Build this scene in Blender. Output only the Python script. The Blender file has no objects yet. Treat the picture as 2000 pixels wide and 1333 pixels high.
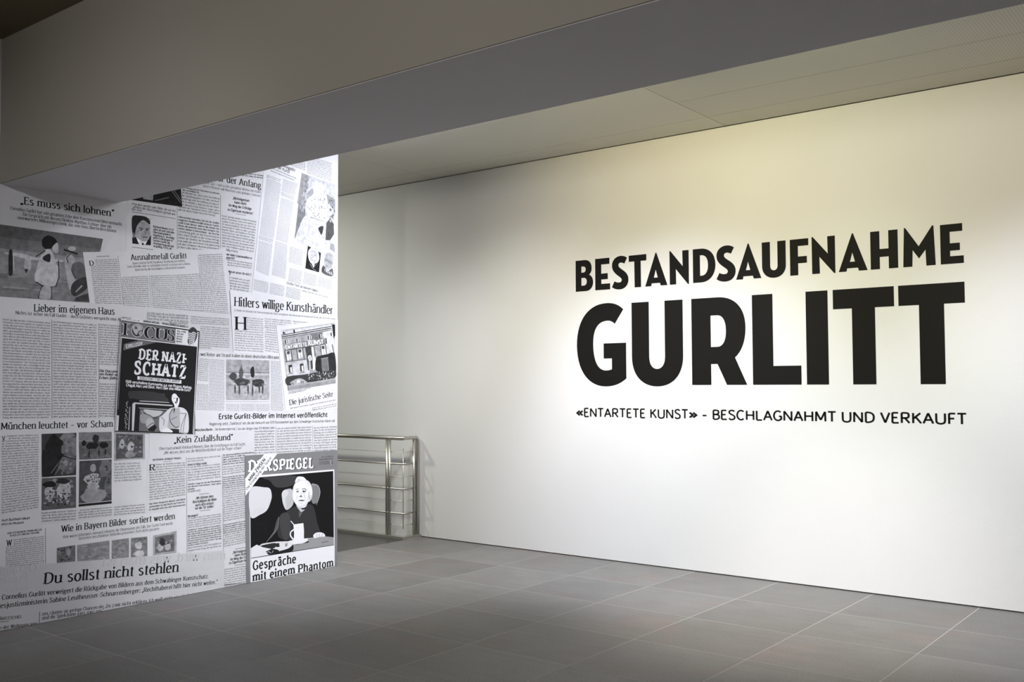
import bpy, math, random
import numpy as np
from mathutils import Matrix, Vector
from mathutils.geometry import tessellate_polygon
random.seed(7)
S = bpy.context.scene
COL = S.collection

# ------------------------------------------------------------ camera (calibrated from the photograph)
F_PX, YAW, PITCH, ROLL, EYE = 1912.72, -0.904696, 0.045156, -0.003709, 1.6
cy_, sy_, cp_, sp_ = math.cos(YAW), math.sin(YAW), math.cos(PITCH), math.sin(PITCH)
FWD = np.array([cy_*cp_, sy_*cp_, sp_]); RT = np.array([sy_, -cy_, 0.0]); UP = np.cross(RT, FWD)
R2 = math.cos(ROLL)*RT + math.sin(ROLL)*UP; U2 = -math.sin(ROLL)*RT + math.cos(ROLL)*UP
cam = bpy.data.objects.new('camera', bpy.data.cameras.new('camera')); COL.objects.link(cam)
cam.matrix_world = Matrix(((R2[0], U2[0], -FWD[0], 0), (R2[1], U2[1], -FWD[1], 0), (R2[2], U2[2], -FWD[2], EYE), (0, 0, 0, 1)))
cam.data.sensor_width = 36.0; cam.data.sensor_fit = 'HORIZONTAL'; cam.data.lens = F_PX/2000*36; cam.data.clip_end = 100
S.camera = cam

# ------------------------------------------------------------ world, view
w = bpy.data.worlds.new('world'); S.world = w; w.use_nodes = True
w.node_tree.nodes['Background'].inputs[0].default_value = (0.6, 0.62, 0.7, 1)
w.node_tree.nodes['Background'].inputs[1].default_value = 0.0
S.view_settings.view_transform = 'Standard'; S.view_settings.look = 'None'
S.view_settings.gamma = 1; S.view_settings.use_curve_mapping = False
S.view_settings.exposure = 1.3
S.cycles.max_bounces = 8; S.cycles.diffuse_bounces = 6; S.cycles.use_denoising = True

# ------------------------------------------------------------ lights of the room (gallery spots and ceiling fittings), plus added unseen fills
def spot(name, loc, aim, power, color, angle, blend, size=0.08):
    d = bpy.data.lights.new(name, 'SPOT'); d.energy = power; d.color = color
    d.spot_size = math.radians(angle); d.spot_blend = blend; d.shadow_soft_size = size
    o = bpy.data.objects.new(name, d); COL.objects.link(o); o.location = loc
    o.rotation_euler = (Vector(aim)-Vector(loc)).to_track_quat('-Z', 'Y').to_euler(); return o
def area(name, loc, aim, power, color, sx, sy, spread=180):
    d = bpy.data.lights.new(name, 'AREA'); d.energy = power; d.color = color; d.shape = 'RECTANGLE'; d.size = sx; d.size_y = sy
    d.spread = math.radians(spread)
    o = bpy.data.objects.new(name, d); COL.objects.link(o); o.location = loc
    o.rotation_euler = (Vector(aim)-Vector(loc)).to_track_quat('-Z', 'Y').to_euler(); return o
COOL = (0.90, 0.94, 1.0); WARM = (1.0, 0.86, 0.52)
#LIGHTS-BEGIN
# cool spots washing the lower half of the lettered wall
for x, pw, c_ in ((4.2, 250, (.81, .85, 1)), (2.6, 74, (.90, 1, .85)), (.9, 190, (.84, .87, 1))):
    spot('spot_light', (x, -4.7, 3.72), (x-.1, -7.6, .75), pw, c_, 68, 0.95, 0.15)
# warm wide lamps catching its upper edge
for x, pw, c_ in ((4.0, 58, (1, .86, .46)), (2.3, 41, (1, .98, .66)), (.6, 22, (1, .68, .45))):
    spot('spot_light', (x, -4.9, 3.72), (x, -7.6, 2.9), pw, c_, 100, 1.0, 0.1)
spot('spot_light', (5.6, -5.0, 3.72), (5.8, -7.6, .7), 138, (1, .98, .90), 85, 1.0, 0.3)
spot('spot_light', (3.0, -4.4, 3.72), (2.6, -6.6, 0), 205, (1, .90, .80), 50, 1.0, 0.2)
spot('spot_light', (-.6, -1.6, 3.85), (1.9, -4.5, 0), 115, (1, .96, .92), 52, 1.0, 0.3)  # added fill spot, out of view, brightening the right foreground floor
# spots on the newspaper wall
spot('spot_light', (4.9, -6.2, 3.72), (6.67, -5.8, 2.3), 148, (.87, .91, 1), 100, 1.0, 0.12)
spot('spot_light', (-1.5, -5.0, 3.7), (6.67, -5.25, .45), 930, (.95, .96, 1), 24, 1.0, 0.15)
spot('spot_light', (-1.5, -5.2, 3.7), (6.67, -3.5, 1.3), 330, (.95, .96, 1), 30, 1.0, 0.15)
spot('spot_light', (-1.0, .5, 3.8), (6.67, -3.3, 2.1), 215, (.97, .97, 1), 24, 1.0, 0.15)  # added near-bay fill lifting the mural's dim upper left
# corridor behind the newspaper wall; added unseen fill brightening the near side of the beam
spot('spot_light', (9.2, -5.0, 3.7), (8.6, -7.6, 1.4), 80, (1, .99, .86), 110, 1.0, 0.15)
spot('added_beam_fill', (2.0, 3.9, 1.6), (2.9, -3.0, 3.72), 232, (1, .965, .92), 64, 1.0, 0.3)
#LIGHTS-END

# ------------------------------------------------------------ materials
def new_mat(name):
    m = bpy.data.materials.new(name); m.use_nodes = True
    return m, m.node_tree.nodes, m.node_tree.links, m.node_tree.nodes['Principled BSDF']
def N(nodes, kind, **kw):
    n = nodes.new(kind)
    for k, v in kw.items(): setattr(n, k, v)
    return n
def plaster(name, rgb, bump=0.05, scale=220, rough=0.9):
    m, n, l, b = new_mat(name)
    b.inputs['Roughness'].default_value = rough; b.inputs['Specular IOR Level'].default_value = 0.25
    tc = N(n, 'ShaderNodeTexCoord'); no = N(n, 'ShaderNodeTexNoise'); no.inputs['Scale'].default_value = scale; no.inputs['Detail'].default_value = 3
    l.new(tc.outputs['Object'], no.inputs['Vector'])
    bp = N(n, 'ShaderNodeBump'); bp.inputs['Strength'].default_value = bump; bp.inputs['Distance'].default_value = 0.004
    l.new(no.outputs['Fac'], bp.inputs['Height']); l.new(bp.outputs['Normal'], b.inputs['Normal'])
    n2 = N(n, 'ShaderNodeTexNoise'); n2.inputs['Scale'].default_value = 1.3; l.new(tc.outputs['Object'], n2.inputs['Vector'])
    mr = N(n, 'ShaderNodeMapRange'); mr.inputs['To Min'].default_value = 0.96; mr.inputs['To Max'].default_value = 1.03
    l.new(n2.outputs['Fac'], mr.inputs['Value'])
    mx = N(n, 'ShaderNodeVectorMath', operation='SCALE'); mx.inputs[0].default_value = rgb; l.new(mr.outputs[0], mx.inputs['Scale'])
    l.new(mx.outputs[0], b.inputs['Base Color'])
    return m
WALL = plaster('white_wall_paint', (0.80, 0.80, 0.80), 0.13, 130)
OUTER = plaster('grey_room_paint', (0.30, 0.29, 0.28), 0.08)
BEAM = plaster('beam_paint_bounce_lit', (0.60, 0.585, 0.60), 0.08)  # same paint as the face; underside lightened to carry the floor bounce
BEAMF = plaster('beam_paint_shaded', (0.43, 0.40, 0.35), 0.08)  # same paint as the underside; darker and warmer, its shade is in the colour
DARKC = plaster('shaded_dark_ceiling', (0.16, 0.13, 0.08), 0.08)  # dark open ceiling, with its unlit shade put into the colour too
DARK, _n, _l, _b = new_mat('dark_gap'); _b.inputs['Base Color'].default_value = (0.01, 0.01, 0.01, 1); _b.inputs['Roughness'].default_value = 0.9
def flat(name, rgb, rough=0.6, metal=0.0, spec=0.3):
    m, n, l, b = new_mat(name); b.inputs['Base Color'].default_value = (*rgb, 1); b.inputs['Roughness'].default_value = rough
    b.inputs['Metallic'].default_value = metal; b.inputs['Specular IOR Level'].default_value = spec; return m
VINYL = flat('black_vinyl', (0.0065, 0.006, 0.005), 0.6, 0, 0.14)
GROUT = flat('pale_grout', (0.42, 0.41, 0.39), 0.8)
def steel_mat():
    m, n, l, b = new_mat('brushed_steel'); b.inputs['Metallic'].default_value = 1; b.inputs['Base Color'].default_value = (0.55, 0.53, 0.49, 1)
    tc = N(n, 'ShaderNodeTexCoord'); no = N(n, 'ShaderNodeTexNoise'); no.inputs['Scale'].default_value = 300
    l.new(tc.outputs['Object'], no.inputs['Vector'])
    mr = N(n, 'ShaderNodeMapRange'); mr.inputs['To Min'].default_value = 0.25; mr.inputs['To Max'].default_value = 0.4
    l.new(no.outputs['Fac'], mr.inputs['Value']); l.new(mr.outputs[0], b.inputs['Roughness']); return m
STEEL = steel_mat()
def ceiling_mat():
    m, n, l, b = new_mat('perforated_ceiling_metal'); b.inputs['Roughness'].default_value = 0.6
    tc = N(n, 'ShaderNodeTexCoord'); sx = N(n, 'ShaderNodeSeparateXYZ'); l.new(tc.outputs['Object'], sx.inputs[0])
    def cell(out, pitch):
        a = N(n, 'ShaderNodeMath', operation='DIVIDE'); l.new(out, a.inputs[0]); a.inputs[1].default_value = pitch
        f = N(n, 'ShaderNodeMath', operation='FRACT'); l.new(a.outputs[0], f.inputs[0])
        s = N(n, 'ShaderNodeMath', operation='SUBTRACT'); l.new(f.outputs[0], s.inputs[0]); s.inputs[1].default_value = 0.5
        p = N(n, 'ShaderNodeMath', operation='POWER'); l.new(s.outputs[0], p.inputs[0]); p.inputs[1].default_value = 2; return p.outputs[0]
    ad = N(n, 'ShaderNodeMath', operation='ADD'); l.new(cell(sx.outputs[0], 0.02), ad.inputs[0]); l.new(cell(sx.outputs[1], 0.012), ad.inputs[1])
    lt = N(n, 'ShaderNodeMath', operation='LESS_THAN'); l.new(ad.outputs[0], lt.inputs[0]); lt.inputs[1].default_value = 0.11
    # only the panels on the near side of the cross joint are perforated
    g = N(n, 'ShaderNodeMath', operation='LESS_THAN'); l.new(sx.outputs[0], g.inputs[0]); g.inputs[1].default_value = 3.655
    mu = N(n, 'ShaderNodeMath', operation='MULTIPLY'); l.new(lt.outputs[0], mu.inputs[0]); l.new(g.outputs[0], mu.inputs[1])
    mx = N(n, 'ShaderNodeMix', data_type='RGBA'); mx.inputs['A'].default_value = (0.66, 0.645, 0.56, 1); mx.inputs['B'].default_value = (0.52, 0.51, 0.44, 1)
    l.new(mu.outputs[0], mx.inputs['Factor']); l.new(mx.outputs['Result'], b.inputs['Base Color']); return m
CEIL = ceiling_mat()
def tile_mat(name, rgb, rough, speck=1.0):
    m, n, l, b = new_mat(name); tc = N(n, 'ShaderNodeTexCoord'); oi = N(n, 'ShaderNodeObjectInfo')
    av = N(n, 'ShaderNodeVectorMath', operation='ADD'); l.new(tc.outputs['Object'], av.inputs[0])
    cb = N(n, 'ShaderNodeCombineXYZ'); mm = N(n, 'ShaderNodeMath', operation='MULTIPLY'); mm.inputs[1].default_value = 57.0
    l.new(oi.outputs['Random'], mm.inputs[0]); l.new(mm.outputs[0], cb.inputs[0]); l.new(mm.outputs[0], cb.inputs[1]); l.new(cb.outputs[0], av.inputs[1])
    fine = N(n, 'ShaderNodeTexNoise'); fine.inputs['Scale'].default_value = 130; fine.inputs['Detail'].default_value = 2; l.new(av.outputs[0], fine.inputs['Vector'])
    mid = N(n, 'ShaderNodeTexNoise'); mid.inputs['Scale'].default_value = 3.5; mid.inputs['Detail'].default_value = 5; l.new(av.outputs[0], mid.inputs['Vector'])
    mp = N(n, 'ShaderNodeMapping'); mp.inputs['Scale'].default_value = (1.2, 18, 1); l.new(av.outputs[0], mp.inputs['Vector'])
    st = N(n, 'ShaderNodeTexNoise'); st.inputs['Scale'].default_value = 1.0; st.inputs['Detail'].default_value = 4; l.new(mp.outputs[0], st.inputs['Vector'])
    def rng(out, a, c, lo=0.3, hi=0.7):
        r = N(n, 'ShaderNodeMapRange'); r.inputs['From Min'].default_value = lo; r.inputs['From Max'].default_value = hi
        r.inputs['To Min'].default_value = a; r.inputs['To Max'].default_value = c; l.new(out, r.inputs['Value']); return r.outputs[0]
    prod = None
    for o in (rng(fine.outputs['Fac'], 1-.26*speck, 1+.26*speck), rng(mid.outputs['Fac'], .93, 1.07), rng(st.outputs['Fac'], .95, 1.06), rng(oi.outputs['Random'], .91, 1.10, 0, 1)):
        if prod is None: prod = o; continue
        q = N(n, 'ShaderNodeMath', operation='MULTIPLY'); l.new(prod, q.inputs[0]); l.new(o, q.inputs[1]); prod = q.outputs[0]
    warm = N(n, 'ShaderNodeTexNoise'); warm.inputs['Scale'].default_value = 2.2; warm.inputs['Detail'].default_value = 2
    off = N(n, 'ShaderNodeVectorMath', operation='ADD'); off.inputs[1].default_value = (9, 4, 2); l.new(av.outputs[0], off.inputs[0]); l.new(off.outputs[0], warm.inputs['Vector'])
    mx = N(n, 'ShaderNodeMix', data_type='RGBA'); mx.inputs['A'].default_value = (*rgb, 1); mx.inputs['B'].default_value = (rgb[0]*1.08, rgb[1]*.97, rgb[2]*.95, 1)
    l.new(rng(warm.outputs['Fac'], 0, 1, .55, .7), mx.inputs['Factor'])
    sc = N(n, 'ShaderNodeVectorMath', operation='SCALE'); l.new(mx.outputs['Result'], sc.inputs[0]); l.new(prod, sc.inputs['Scale']); l.new(sc.outputs[0], b.inputs['Base Color'])
    b.inputs['Roughness'].default_value = rough; b.inputs['Specular IOR Level'].default_value = 0.4
    bp = N(n, 'ShaderNodeBump'); bp.inputs['Strength'].default_value = 0.15; bp.inputs['Distance'].default_value = 0.001
    l.new(fine.outputs['Fac'], bp.inputs['Height']); l.new(bp.outputs['Normal'], b.inputs['Normal'])
    return m
TILE = tile_mat('grey_stone_tile', (0.205, 0.200, 0.194), 0.5)
TILED = tile_mat('dark_polished_tile', (0.075, 0.072, 0.07), 0.28, 0.5)
# printed paper: every face carries its ink tone
def print_mat(name, grain, scale):
    m, n, l, b = new_mat(name); b.inputs['Roughness'].default_value = 0.8; b.inputs['Specular IOR Level'].default_value = 0.06
    at = N(n, 'ShaderNodeAttribute', attribute_name='tone'); tc = N(n, 'ShaderNodeTexCoord')
    no = N(n, 'ShaderNodeTexNoise'); no.inputs['Scale'].default_value = scale; no.inputs['Detail'].default_value = 4; l.new(tc.outputs['Object'], no.inputs['Vector'])
    mr = N(n, 'ShaderNodeMapRange'); mr.inputs['From Min'].default_value = .3; mr.inputs['From Max'].default_value = .7
    mr.inputs['To Min'].default_value = 1-grain; mr.inputs['To Max'].default_value = 1+grain; l.new(no.outputs['Fac'], mr.inputs['Value'])
    mu = N(n, 'ShaderNodeMath', operation='MULTIPLY'); l.new(at.outputs['Fac'], mu.inputs[0]); l.new(mr.outputs[0], mu.inputs[1])
    sc = N(n, 'ShaderNodeVectorMath', operation='SCALE'); sc.inputs[0].default_value = (0.985, 0.98, 1.03); l.new(mu.outputs[0], sc.inputs['Scale'])
    l.new(sc.outputs[0], b.inputs['Base Color']); return m
PAPER = print_mat('newsprint_paper', 0.035, 6)
INK = print_mat('printed_ink', 0.0, 5)
PHOTO = print_mat('printed_picture', 0.22, 26)

# ------------------------------------------------------------ object helpers
def link(name, me, mat=None, parent=None, **props):
    o = bpy.data.objects.new(name, me); COL.objects.link(o)
    if mat is not None and me is not None and not me.materials: me.materials.append(mat)
    if parent is not None: o.parent = parent
    for k, v in props.items(): o[k] = v
    return o
def boxes_mesh(name, boxes):
    v = []; f = []
    for (x0, x1, y0, y1, z0, z1) in boxes:
        k = len(v); v += [(x, y, z) for z in (z0, z1) for y in (y0, y1) for x in (x0, x1)]
        f += [tuple(k+i for i in q) for q in ((0, 2, 3, 1), (4, 5, 7, 6), (0, 1, 5, 4), (2, 6, 7, 3), (0, 4, 6, 2), (1, 3, 7, 5))]
    me = bpy.data.meshes.new(name); me.from_pydata(v, [], f); me.update(); return me
def tube_mesh(name, pts, r, seg=14):
    pts = [Vector(p) for p in pts]; v = []; f = []
    nrm = None
    for i, p in enumerate(pts):
        if i == 0: t = (pts[1]-p).normalized()
        elif i == len(pts)-1: t = (p-pts[i-1]).normalized()
        else: t = ((pts[i+1]-p).normalized()+(p-pts[i-1]).normalized()).normalized()
        if nrm is None: nrm = t.orthogonal().normalized()
        nrm = (nrm-t*nrm.dot(t)).normalized(); bi = t.cross(nrm)
        s = 1.0
        if 0 < i < len(pts)-1:
            c = (pts[i+1]-p).normalized().dot(t); s = 1/max(c, .5)
        for k in range(seg):
            a = 2*math.pi*k/seg; v.append(p+nrm*math.cos(a)*r*s**.5+bi*math.sin(a)*r*s**.5)
        if i:
            for k in range(seg):
                a0 = (i-1)*seg+k; a1 = (i-1)*seg+(k+1) % seg; f.append((a0, a1, a1+seg, a0+seg))
    f.append(tuple(range(seg))[::-1]); f.append(tuple((len(pts)-1)*seg+k for k in range(seg)))
    me = bpy.data.meshes.new(name); me.from_pydata(v, [], f); me.update()
    for p in me.polygons: p.use_smooth = len(p.vertices) == 4
    return me
# ------------------------------------------------------------ the room
WY = -7.6125      # right wall plane
CX = 6.6735       # newspaper wall plane
ZC, ZB, ZT = 3.80, 2.951, 3.93
BY0, BY1 = -3.826, -2.975
ST = dict(kind='structure')
X0, X1, Y1 = -3.2, 12.2, 4.2
wr = link('wall_right', boxes_mesh('wall_right', [(X0, X1, WY-.2, WY, .010, ZC-.006), (X0, X1, WY-.2, WY-.03, -.001, .010), (X0, X1, WY-.2, WY-.03, ZC-.006, ZC+.15), (7.245, X1, WY-.2, WY, -3.0, .010)]), WALL, **ST)
wl = link('wall_left', boxes_mesh('wall_left', [(CX, CX+.30, -5.945, BY1, 0, ZC), (CX, CX+.30, BY1, Y1, 0, ZT)]), WALL, **ST)
link('wall_back', boxes_mesh('wall_back', [(X0, CX, Y1, Y1+.2, 0, ZT+.1)]), OUTER, **ST)
link('wall_near', boxes_mesh('wall_near', [(X0-.2, X0, WY-.2, Y1+.2, 0, ZT+.1)]), OUTER, **ST)
link('wall_far', boxes_mesh('wall_far', [(X1, X1+.2, WY-.2, -3.2, -3, ZC+.1)]), WALL, **ST)
link('wall_corridor', boxes_mesh('wall_corridor', [(CX+.30, X1+.2, -3.4, -3.2, 0, ZC+.1)]), WALL, **ST)
beam = link('ceiling_beam', boxes_mesh('ceiling_beam', [(X0, CX-.0005, BY0, BY1-.0105, ZB, ZT)]), BEAM, **ST)
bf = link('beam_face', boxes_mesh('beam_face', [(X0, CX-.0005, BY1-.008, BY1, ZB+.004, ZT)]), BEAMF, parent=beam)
link('ceiling', boxes_mesh('ceiling', [(X0, CX, BY1, Y1, ZT, ZT+.15)]), DARKC, **ST)
fc = link('ceiling', boxes_mesh('ceiling_far', [(X0, X1, WY-.1, BY0, ZC+.02, ZC+.12), (CX+.3, X1, BY0, -3.2, ZC+.02, ZC+.12)]), DARK, **ST)
# metal ceiling panels between beam and wall
xs = [X0, .322, 3.655, 6.988, 10.32, X1]
rows_p = [WY+.004, -7.26, -6.738, -6.216, -5.694, -5.172, -4.65, -4.128, BY0]
for i in range(len(xs)-1):
    rp = rows_p if i < 2 else [WY+.004, -7.26, -6.216, -5.172, BY0]
    for j in range(len(rp)-1):
        g = .0025
        link('ceiling_panel', boxes_mesh('ceiling_panel', [(xs[i]+g, xs[i+1]-g, min(rp[j], rp[j+1])+g, max(rp[j], rp[j+1])-g, ZC, ZC+.012)]), CEIL, parent=fc)
for (a, b_) in ((CX+.3, 10.32), (10.325, X1)):
    link('ceiling_panel', boxes_mesh('ceiling_panel', [(a, b_, BY0+.003, -3.4, ZC, ZC+.012)]), CEIL, parent=fc)
# floor: grout bed and stone tiles
FX = 7.20
floor = link('floor', boxes_mesh('floor', [(X0, FX, WY-.1, Y1, -.20, -.0002), (FX, X1, -7.395, -3.2, -.20, -.0002)]), GROUT, **ST)
tx, ty = .7525, .727
gx = [2.503+tx*k for k in range(-8, 14)]; gy = [WY-.028]+[-4.65+ty*k for k in range(-3, 12)]
cache = {}
def tile(x0, x1, y0, y1, mat, gap=.0034):
    wd, dp = round(x1-x0, 3), round(y1-y0, 3)
    if wd < .03 or dp < .03: return
    key = (wd, dp, mat.name)
    if key not in cache:
        a, b_ = wd/2-gap, dp/2-gap; c = .0004
        v = [(-a, -b_, -.014), (a, -b_, -.014), (a, b_, -.014), (-a, b_, -.014), (-a, -b_, -c), (a, -b_, -c), (a, b_, -c), (-a, b_, -c),
             (-a+c, -b_+c, 0), (a-c, -b_+c, 0), (a-c, b_-c, 0), (-a+c, b_-c, 0)]
        f = [(0, 1, 5, 4), (1, 2, 6, 5), (2, 3, 7, 6), (3, 0, 4, 7), (4, 5, 9, 8), (5, 6, 10, 9), (6, 7, 11, 10), (7, 4, 8, 11), (8, 9, 10, 11)]
        me = bpy.data.meshes.new('tile'); me.from_pydata(v, [], f); me.update(); me.materials.append(mat); cache[key] = me
    o = link('tile', cache[key], None, floor); o.location = ((x0+x1)/2, (y0+y1)/2, random.uniform(0, .0002))
for i in range(len(gx)-1):
    for j in range(len(gy)-1):
        a, b_, c, d = gx[i], gx[i+1], gy[j], gy[j+1]
        if gy[j+1] < WY or a < X0: continue
        if a < FX-.3:
            if a > CX and c > -5.9: continue
            bb = min(b_, FX)
            if bb-a < .74 and a < 6: continue
            if a > 6.9 or bb > FX-.25: bb = FX
            if a > 7.0: continue
            if c < -5.9 or a < 6.0: tile(a, bb if (c < -5.9) else min(bb, CX), c, d, TILE)
            elif a < CX: tile(a, CX, c, d, TILE)
for k in range(7):
    for j in range(6):
        a = FX+tx*k; c = -7.395+.7*j
        if a+tx > X1: continue
        tile(a, a+tx, c, c+.7, TILED, .0012)
# stairwell slot floor far below
link('floor_lower', boxes_mesh('floor_lower', [(7.2, X1, WY-.1, -7.2, -3.1, -3.0)]), GROUT, **ST)
link('wall_slot', boxes_mesh('wall_slot', [(7.2, X1, -7.395, -7.35, -3.0, -.2), (7.2, 7.245, WY, -7.35, -3.0, -.0015)]), WALL, **ST)

# ------------------------------------------------------------ steel railing around the slot
RX, RY = 7.243, -7.37
rail = link('railing', None, label='brushed steel tube railing with thin wires where the newspaper wall ends', category='railing'); rail.location = (RX, RY, 0)
def rp_(pts, r, name, seg=14, **kw):
    me = tube_mesh(name, [(x-RX, y-RY, z) for x, y, z in pts], r, seg); return link(name, me, STEEL, rail, **kw)
XE = 11.6
bend = [(RX, -7.553-.032*math.sin(a), 1.05-.032*(1-math.cos(a))) for a in [math.radians(d) for d in range(0, 91, 15)]]
rp_([(XE, RY, 1.05), (RX, RY, 1.05), (RX, RY-.002, 1.05)] + bend + [(RX, -7.585, .9), (RX, -7.585, .005)], .0195, 'handrail', 20, label='rounded steel handrail bending down at the wall')
for (x, y) in ((7.483, RY), (7.441, RY), (RX, -7.530), (9.05, RY), (9.092, RY), (10.7, RY), (10.742, RY)):
    top = 1.04 if not (x == RX and y < -7.56) else .91
    rp_([(x, y, .005), (x, y, top)], .0145 if y != -7.585 else .0165, 'post')
for z in (.78, .52, .265): rp_([(XE, RY, z), (RX, RY, z), (RX, -7.56, z)], .0085, 'rail', 10)
for z in (.902, .65, .397, .145):
    rp_([(XE, RY, z), (RX, RY, z), (RX, -7.60, z)], .0022, 'wire', 6)
    for (x, y, ax) in ((7.415, RY, 0), (RX, -7.500, 1), (RX, -7.605, 1)):
        d = .012; rp_([(x-d*(1-ax), y-d*ax, z), (x+d*(1-ax), y+d*ax, z)], .006, 'wire_clamp', 8)
rp_([(RX, RY, .11), (RX, RY, .94)], .0042, 'tie_rod', 8, label='thin upright rod holding the wires at the corner')
cb = link('kerb', boxes_mesh('kerb', [(RX-.035-RX, XE-RX, RY-.025-RY, RY+.035-RY, -.0012, .028), (RX-.035-RX, RX+.03-RX, -7.6115-RY, RY-.025-RY, -.0012, .028)]), None, rail, label='low pale metal kerb plate under the posts')
cb.data.materials.append(flat('kerb_metal', (.42, .41, .37), .45, .6))

# ------------------------------------------------------------ black vinyl wall lettering
def P3(u, z, d=.0008): return (-u, WY+d, z)
def bez(p0, p1, p2, p3, n=14):
    return [((1-t)**3*p0[0]+3*(1-t)**2*t*p1[0]+3*(1-t)*t*t*p2[0]+t**3*p3[0], (1-t)**3*p0[1]+3*(1-t)**2*t*p1[1]+3*(1-t)*t*t*p2[1]+t**3*p3[1]) for t in [i/n for i in range(1, n+1)]]
def path(*cmds):
    out = []
    for c in cmds:
        if len(c) == 2: out.append(c)
        else: out += bez(out[-1], *c)
    return out
def letter(parent, u0, z0, loops):
    base = []; tris = []
    pl = [[Vector((x, y, 0)) for x, y in lp] for lp in loops]
    flatv = [p for lp in pl for p in lp]
    t = tessellate_polygon(pl)
    nv = len(flatv)
    v = [P3(u0+p.x, z0+p.y, .0016) for p in flatv]+[P3(u0+p.x, z0+p.y, .0001) for p in flatv]
    f = []
    for a, b_, c in t:
        A, B, C = flatv[a], flatv[b_], flatv[c]
        if (B-A).cross(C-A).z > 0: f.append((a, b_, c))
        else: f.append((a, c, b_))
    k = 0
    for lp in pl:
        n = len(lp)
        for i in range(n): f.append((k+i, k+(i+1) % n, k+(i+1) % n+nv, k+i+nv))
        k += n
    o = Vector(P3(u0, z0, 0))
    me = bpy.data.meshes.new('letter'); me.from_pydata([Vector(p)-o for p in v], [], f); me.update()
    ob = link('letter', me, VINYL, parent); ob.location = o-Vector(parent.location); return ob
K = .5523
def ellq(cx, cy, rx, ry, q):   # quarter starting at current point; q 0: right->top 1: top->left 2: left->bottom 3: bottom->right (counter-clockwise)
    d = [((1, 0), (1, K), (K, 1), (0, 1)), ((0, 1), (-K, 1), (-1, K), (-1, 0)), ((-1, 0), (-1, -K), (-K, -1), (0, -1)), ((0, -1), (K, -1), (1, -K), (1, 0))][q % 4]
    return tuple((cx+a*rx, cy+b_*ry) for a, b_ in d[1:])
def ellqr(cx, cy, rx, ry, q):  # clockwise version
    d = [((0, 1), (K, 1), (1, K), (1, 0)), ((1, 0), (1, -K), (K, -1), (0, -1)), ((0, -1), (-K, -1), (-1, -K), (-1, 0)), ((-1, 0), (-1, K), (-K, 1), (0, 1))][q % 4]
    return tuple((cx+a*rx, cy+b_*ry) for a, b_ in d[1:])
H1 = .2925
def gB():
    o = path((0, 0), (.115, 0), ((.160, 0), (.195, .030), (.195, .080)), ((.195, .118), (.176, .142), (.150, .152)), ((.170, .162), (.180, .186), (.180, .212)), ((.180, .262), (.150, H1), (.100, H1)), (0, H1))
    h1 = path((.064, .176), (.088, .176), ((.122, .176), (.122, .233), (.088, .233)), (.064, .233))
    h2 = path((.064, .053), (.092, .053), ((.136, .053), (.136, .126), (.092, .126)), (.064, .126))
    return [o, h1, h2]
def gE(w=.162): return [[(0, 0), (w, 0), (w, .0555), (.066, .0555), (.066, .0965), (w-.025, .0965), (w-.025, .151), (.066, .151), (.066, .236), (w-.006, .236), (w-.006, H1), (0, H1)]]
def gS():
    # outline of the S, drawn terminal to terminal
    o = path((.165, .276), ((.145, .292), (.120, .2995), (.093, .2985)), ((.040, .2965), (.004, .262), (.004, .215)), ((.004, .172), (.030, .147), (.062, .123)),
             ((.085, .106), (.107, .092), (.107, .080)), ((.107, .062), (.094, .056), (.080, .056)), ((.060, .056), (.044, .060), (.030, .070)),
             (.002, .018), ((.022, .002), (.050, -.008), (.084, -.008)), ((.142, -.008), (.178, .028), (.178, .078)), ((.178, .118), (.155, .142), (.124, .164)),
             ((.100, .181), (.073, .196), (.073, .214)), ((.073, .228), (.083, .237), (.097, .237)), ((.110, .237), (.122, .233), (.136, .224)))
    return [o]
def gT(): return [[(.0, .236), (.058, .236), (.060, 0), (.126, 0), (.124, .236), (.183, .236), (.183, H1), (0, H1)]]
def gA(): return [[(0, 0), (.061, 0), (.0655, .0245), (.150, .0245), (.158, 0), (.2245, 0), (.116, .2965), (.108, .2965)], [(.089, .074), (.128, .074), (.1085, .146)]]
def gN(): return [[(.003, 0), (.0655, 0), (.0635, .134), (.180, -.004), (.188, -.005), (.190, -.002), (.190, H1), (.129, H1), (.131, .155), (.012, .2965), (.004, .2975), (.002, .2955)]]
def gD():
    o = path((0, 0), (.075, 0), ((.160, 0), (.212, .060), (.212, H1/2)), ((.212, .235), (.160, H1), (.075, H1)), (0, H1))
    h = path((.067, .058), (.080, .058), ((.124, .058), (.143, .095), (.143, H1/2)), ((.143, .198), (.124, .235), (.080, .235)), (.067, .235)); return [o, h]
def gU(w=.205, s=.0705, h=H1, yb=-.006, yi=.056, yc=.095):
    o = path((0, h), (0, yc), ((0, yc*.35), (w*.2, yb), (w/2, yb)), ((w*.8, yb), (w, yc*.35), (w, yc)), (w, h), (w-s, h), (w-s, yc), ((w-s, yi+(yc-yi)*.3), (w/2+(w/2-s)*.55, yi), (w/2, yi)), ((w/2-(w/2-s)*.55, yi), (s, yi+(yc-yi)*.3), (s, yc)), (s, h)); return [o]
def gF(): return [[(0, 0), (.067, 0), (.067, .096), (.140, .096), (.140, .151), (.067, .151), (.067, .236), (.154, .236), (.154, H1), (0, H1)]]
def gH(): return [[(0, 0), (.069, 0), (.069, .093), (.136, .093), (.136, 0), (.205, 0), (.205, H1), (.136, H1), (.136, .154), (.069, .154), (.069, H1), (0, H1)]]
def gM(): return [[(0, 0), (.066, 0), (.070, .124), (.115, .058), (.162, .121), (.1665, 0), (.2325, 0), (.222, .2955), (.212, .2965), (.1144, .150), (.019, .2965), (.0098, .2965)]]
Z1 = 2.4785
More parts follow.
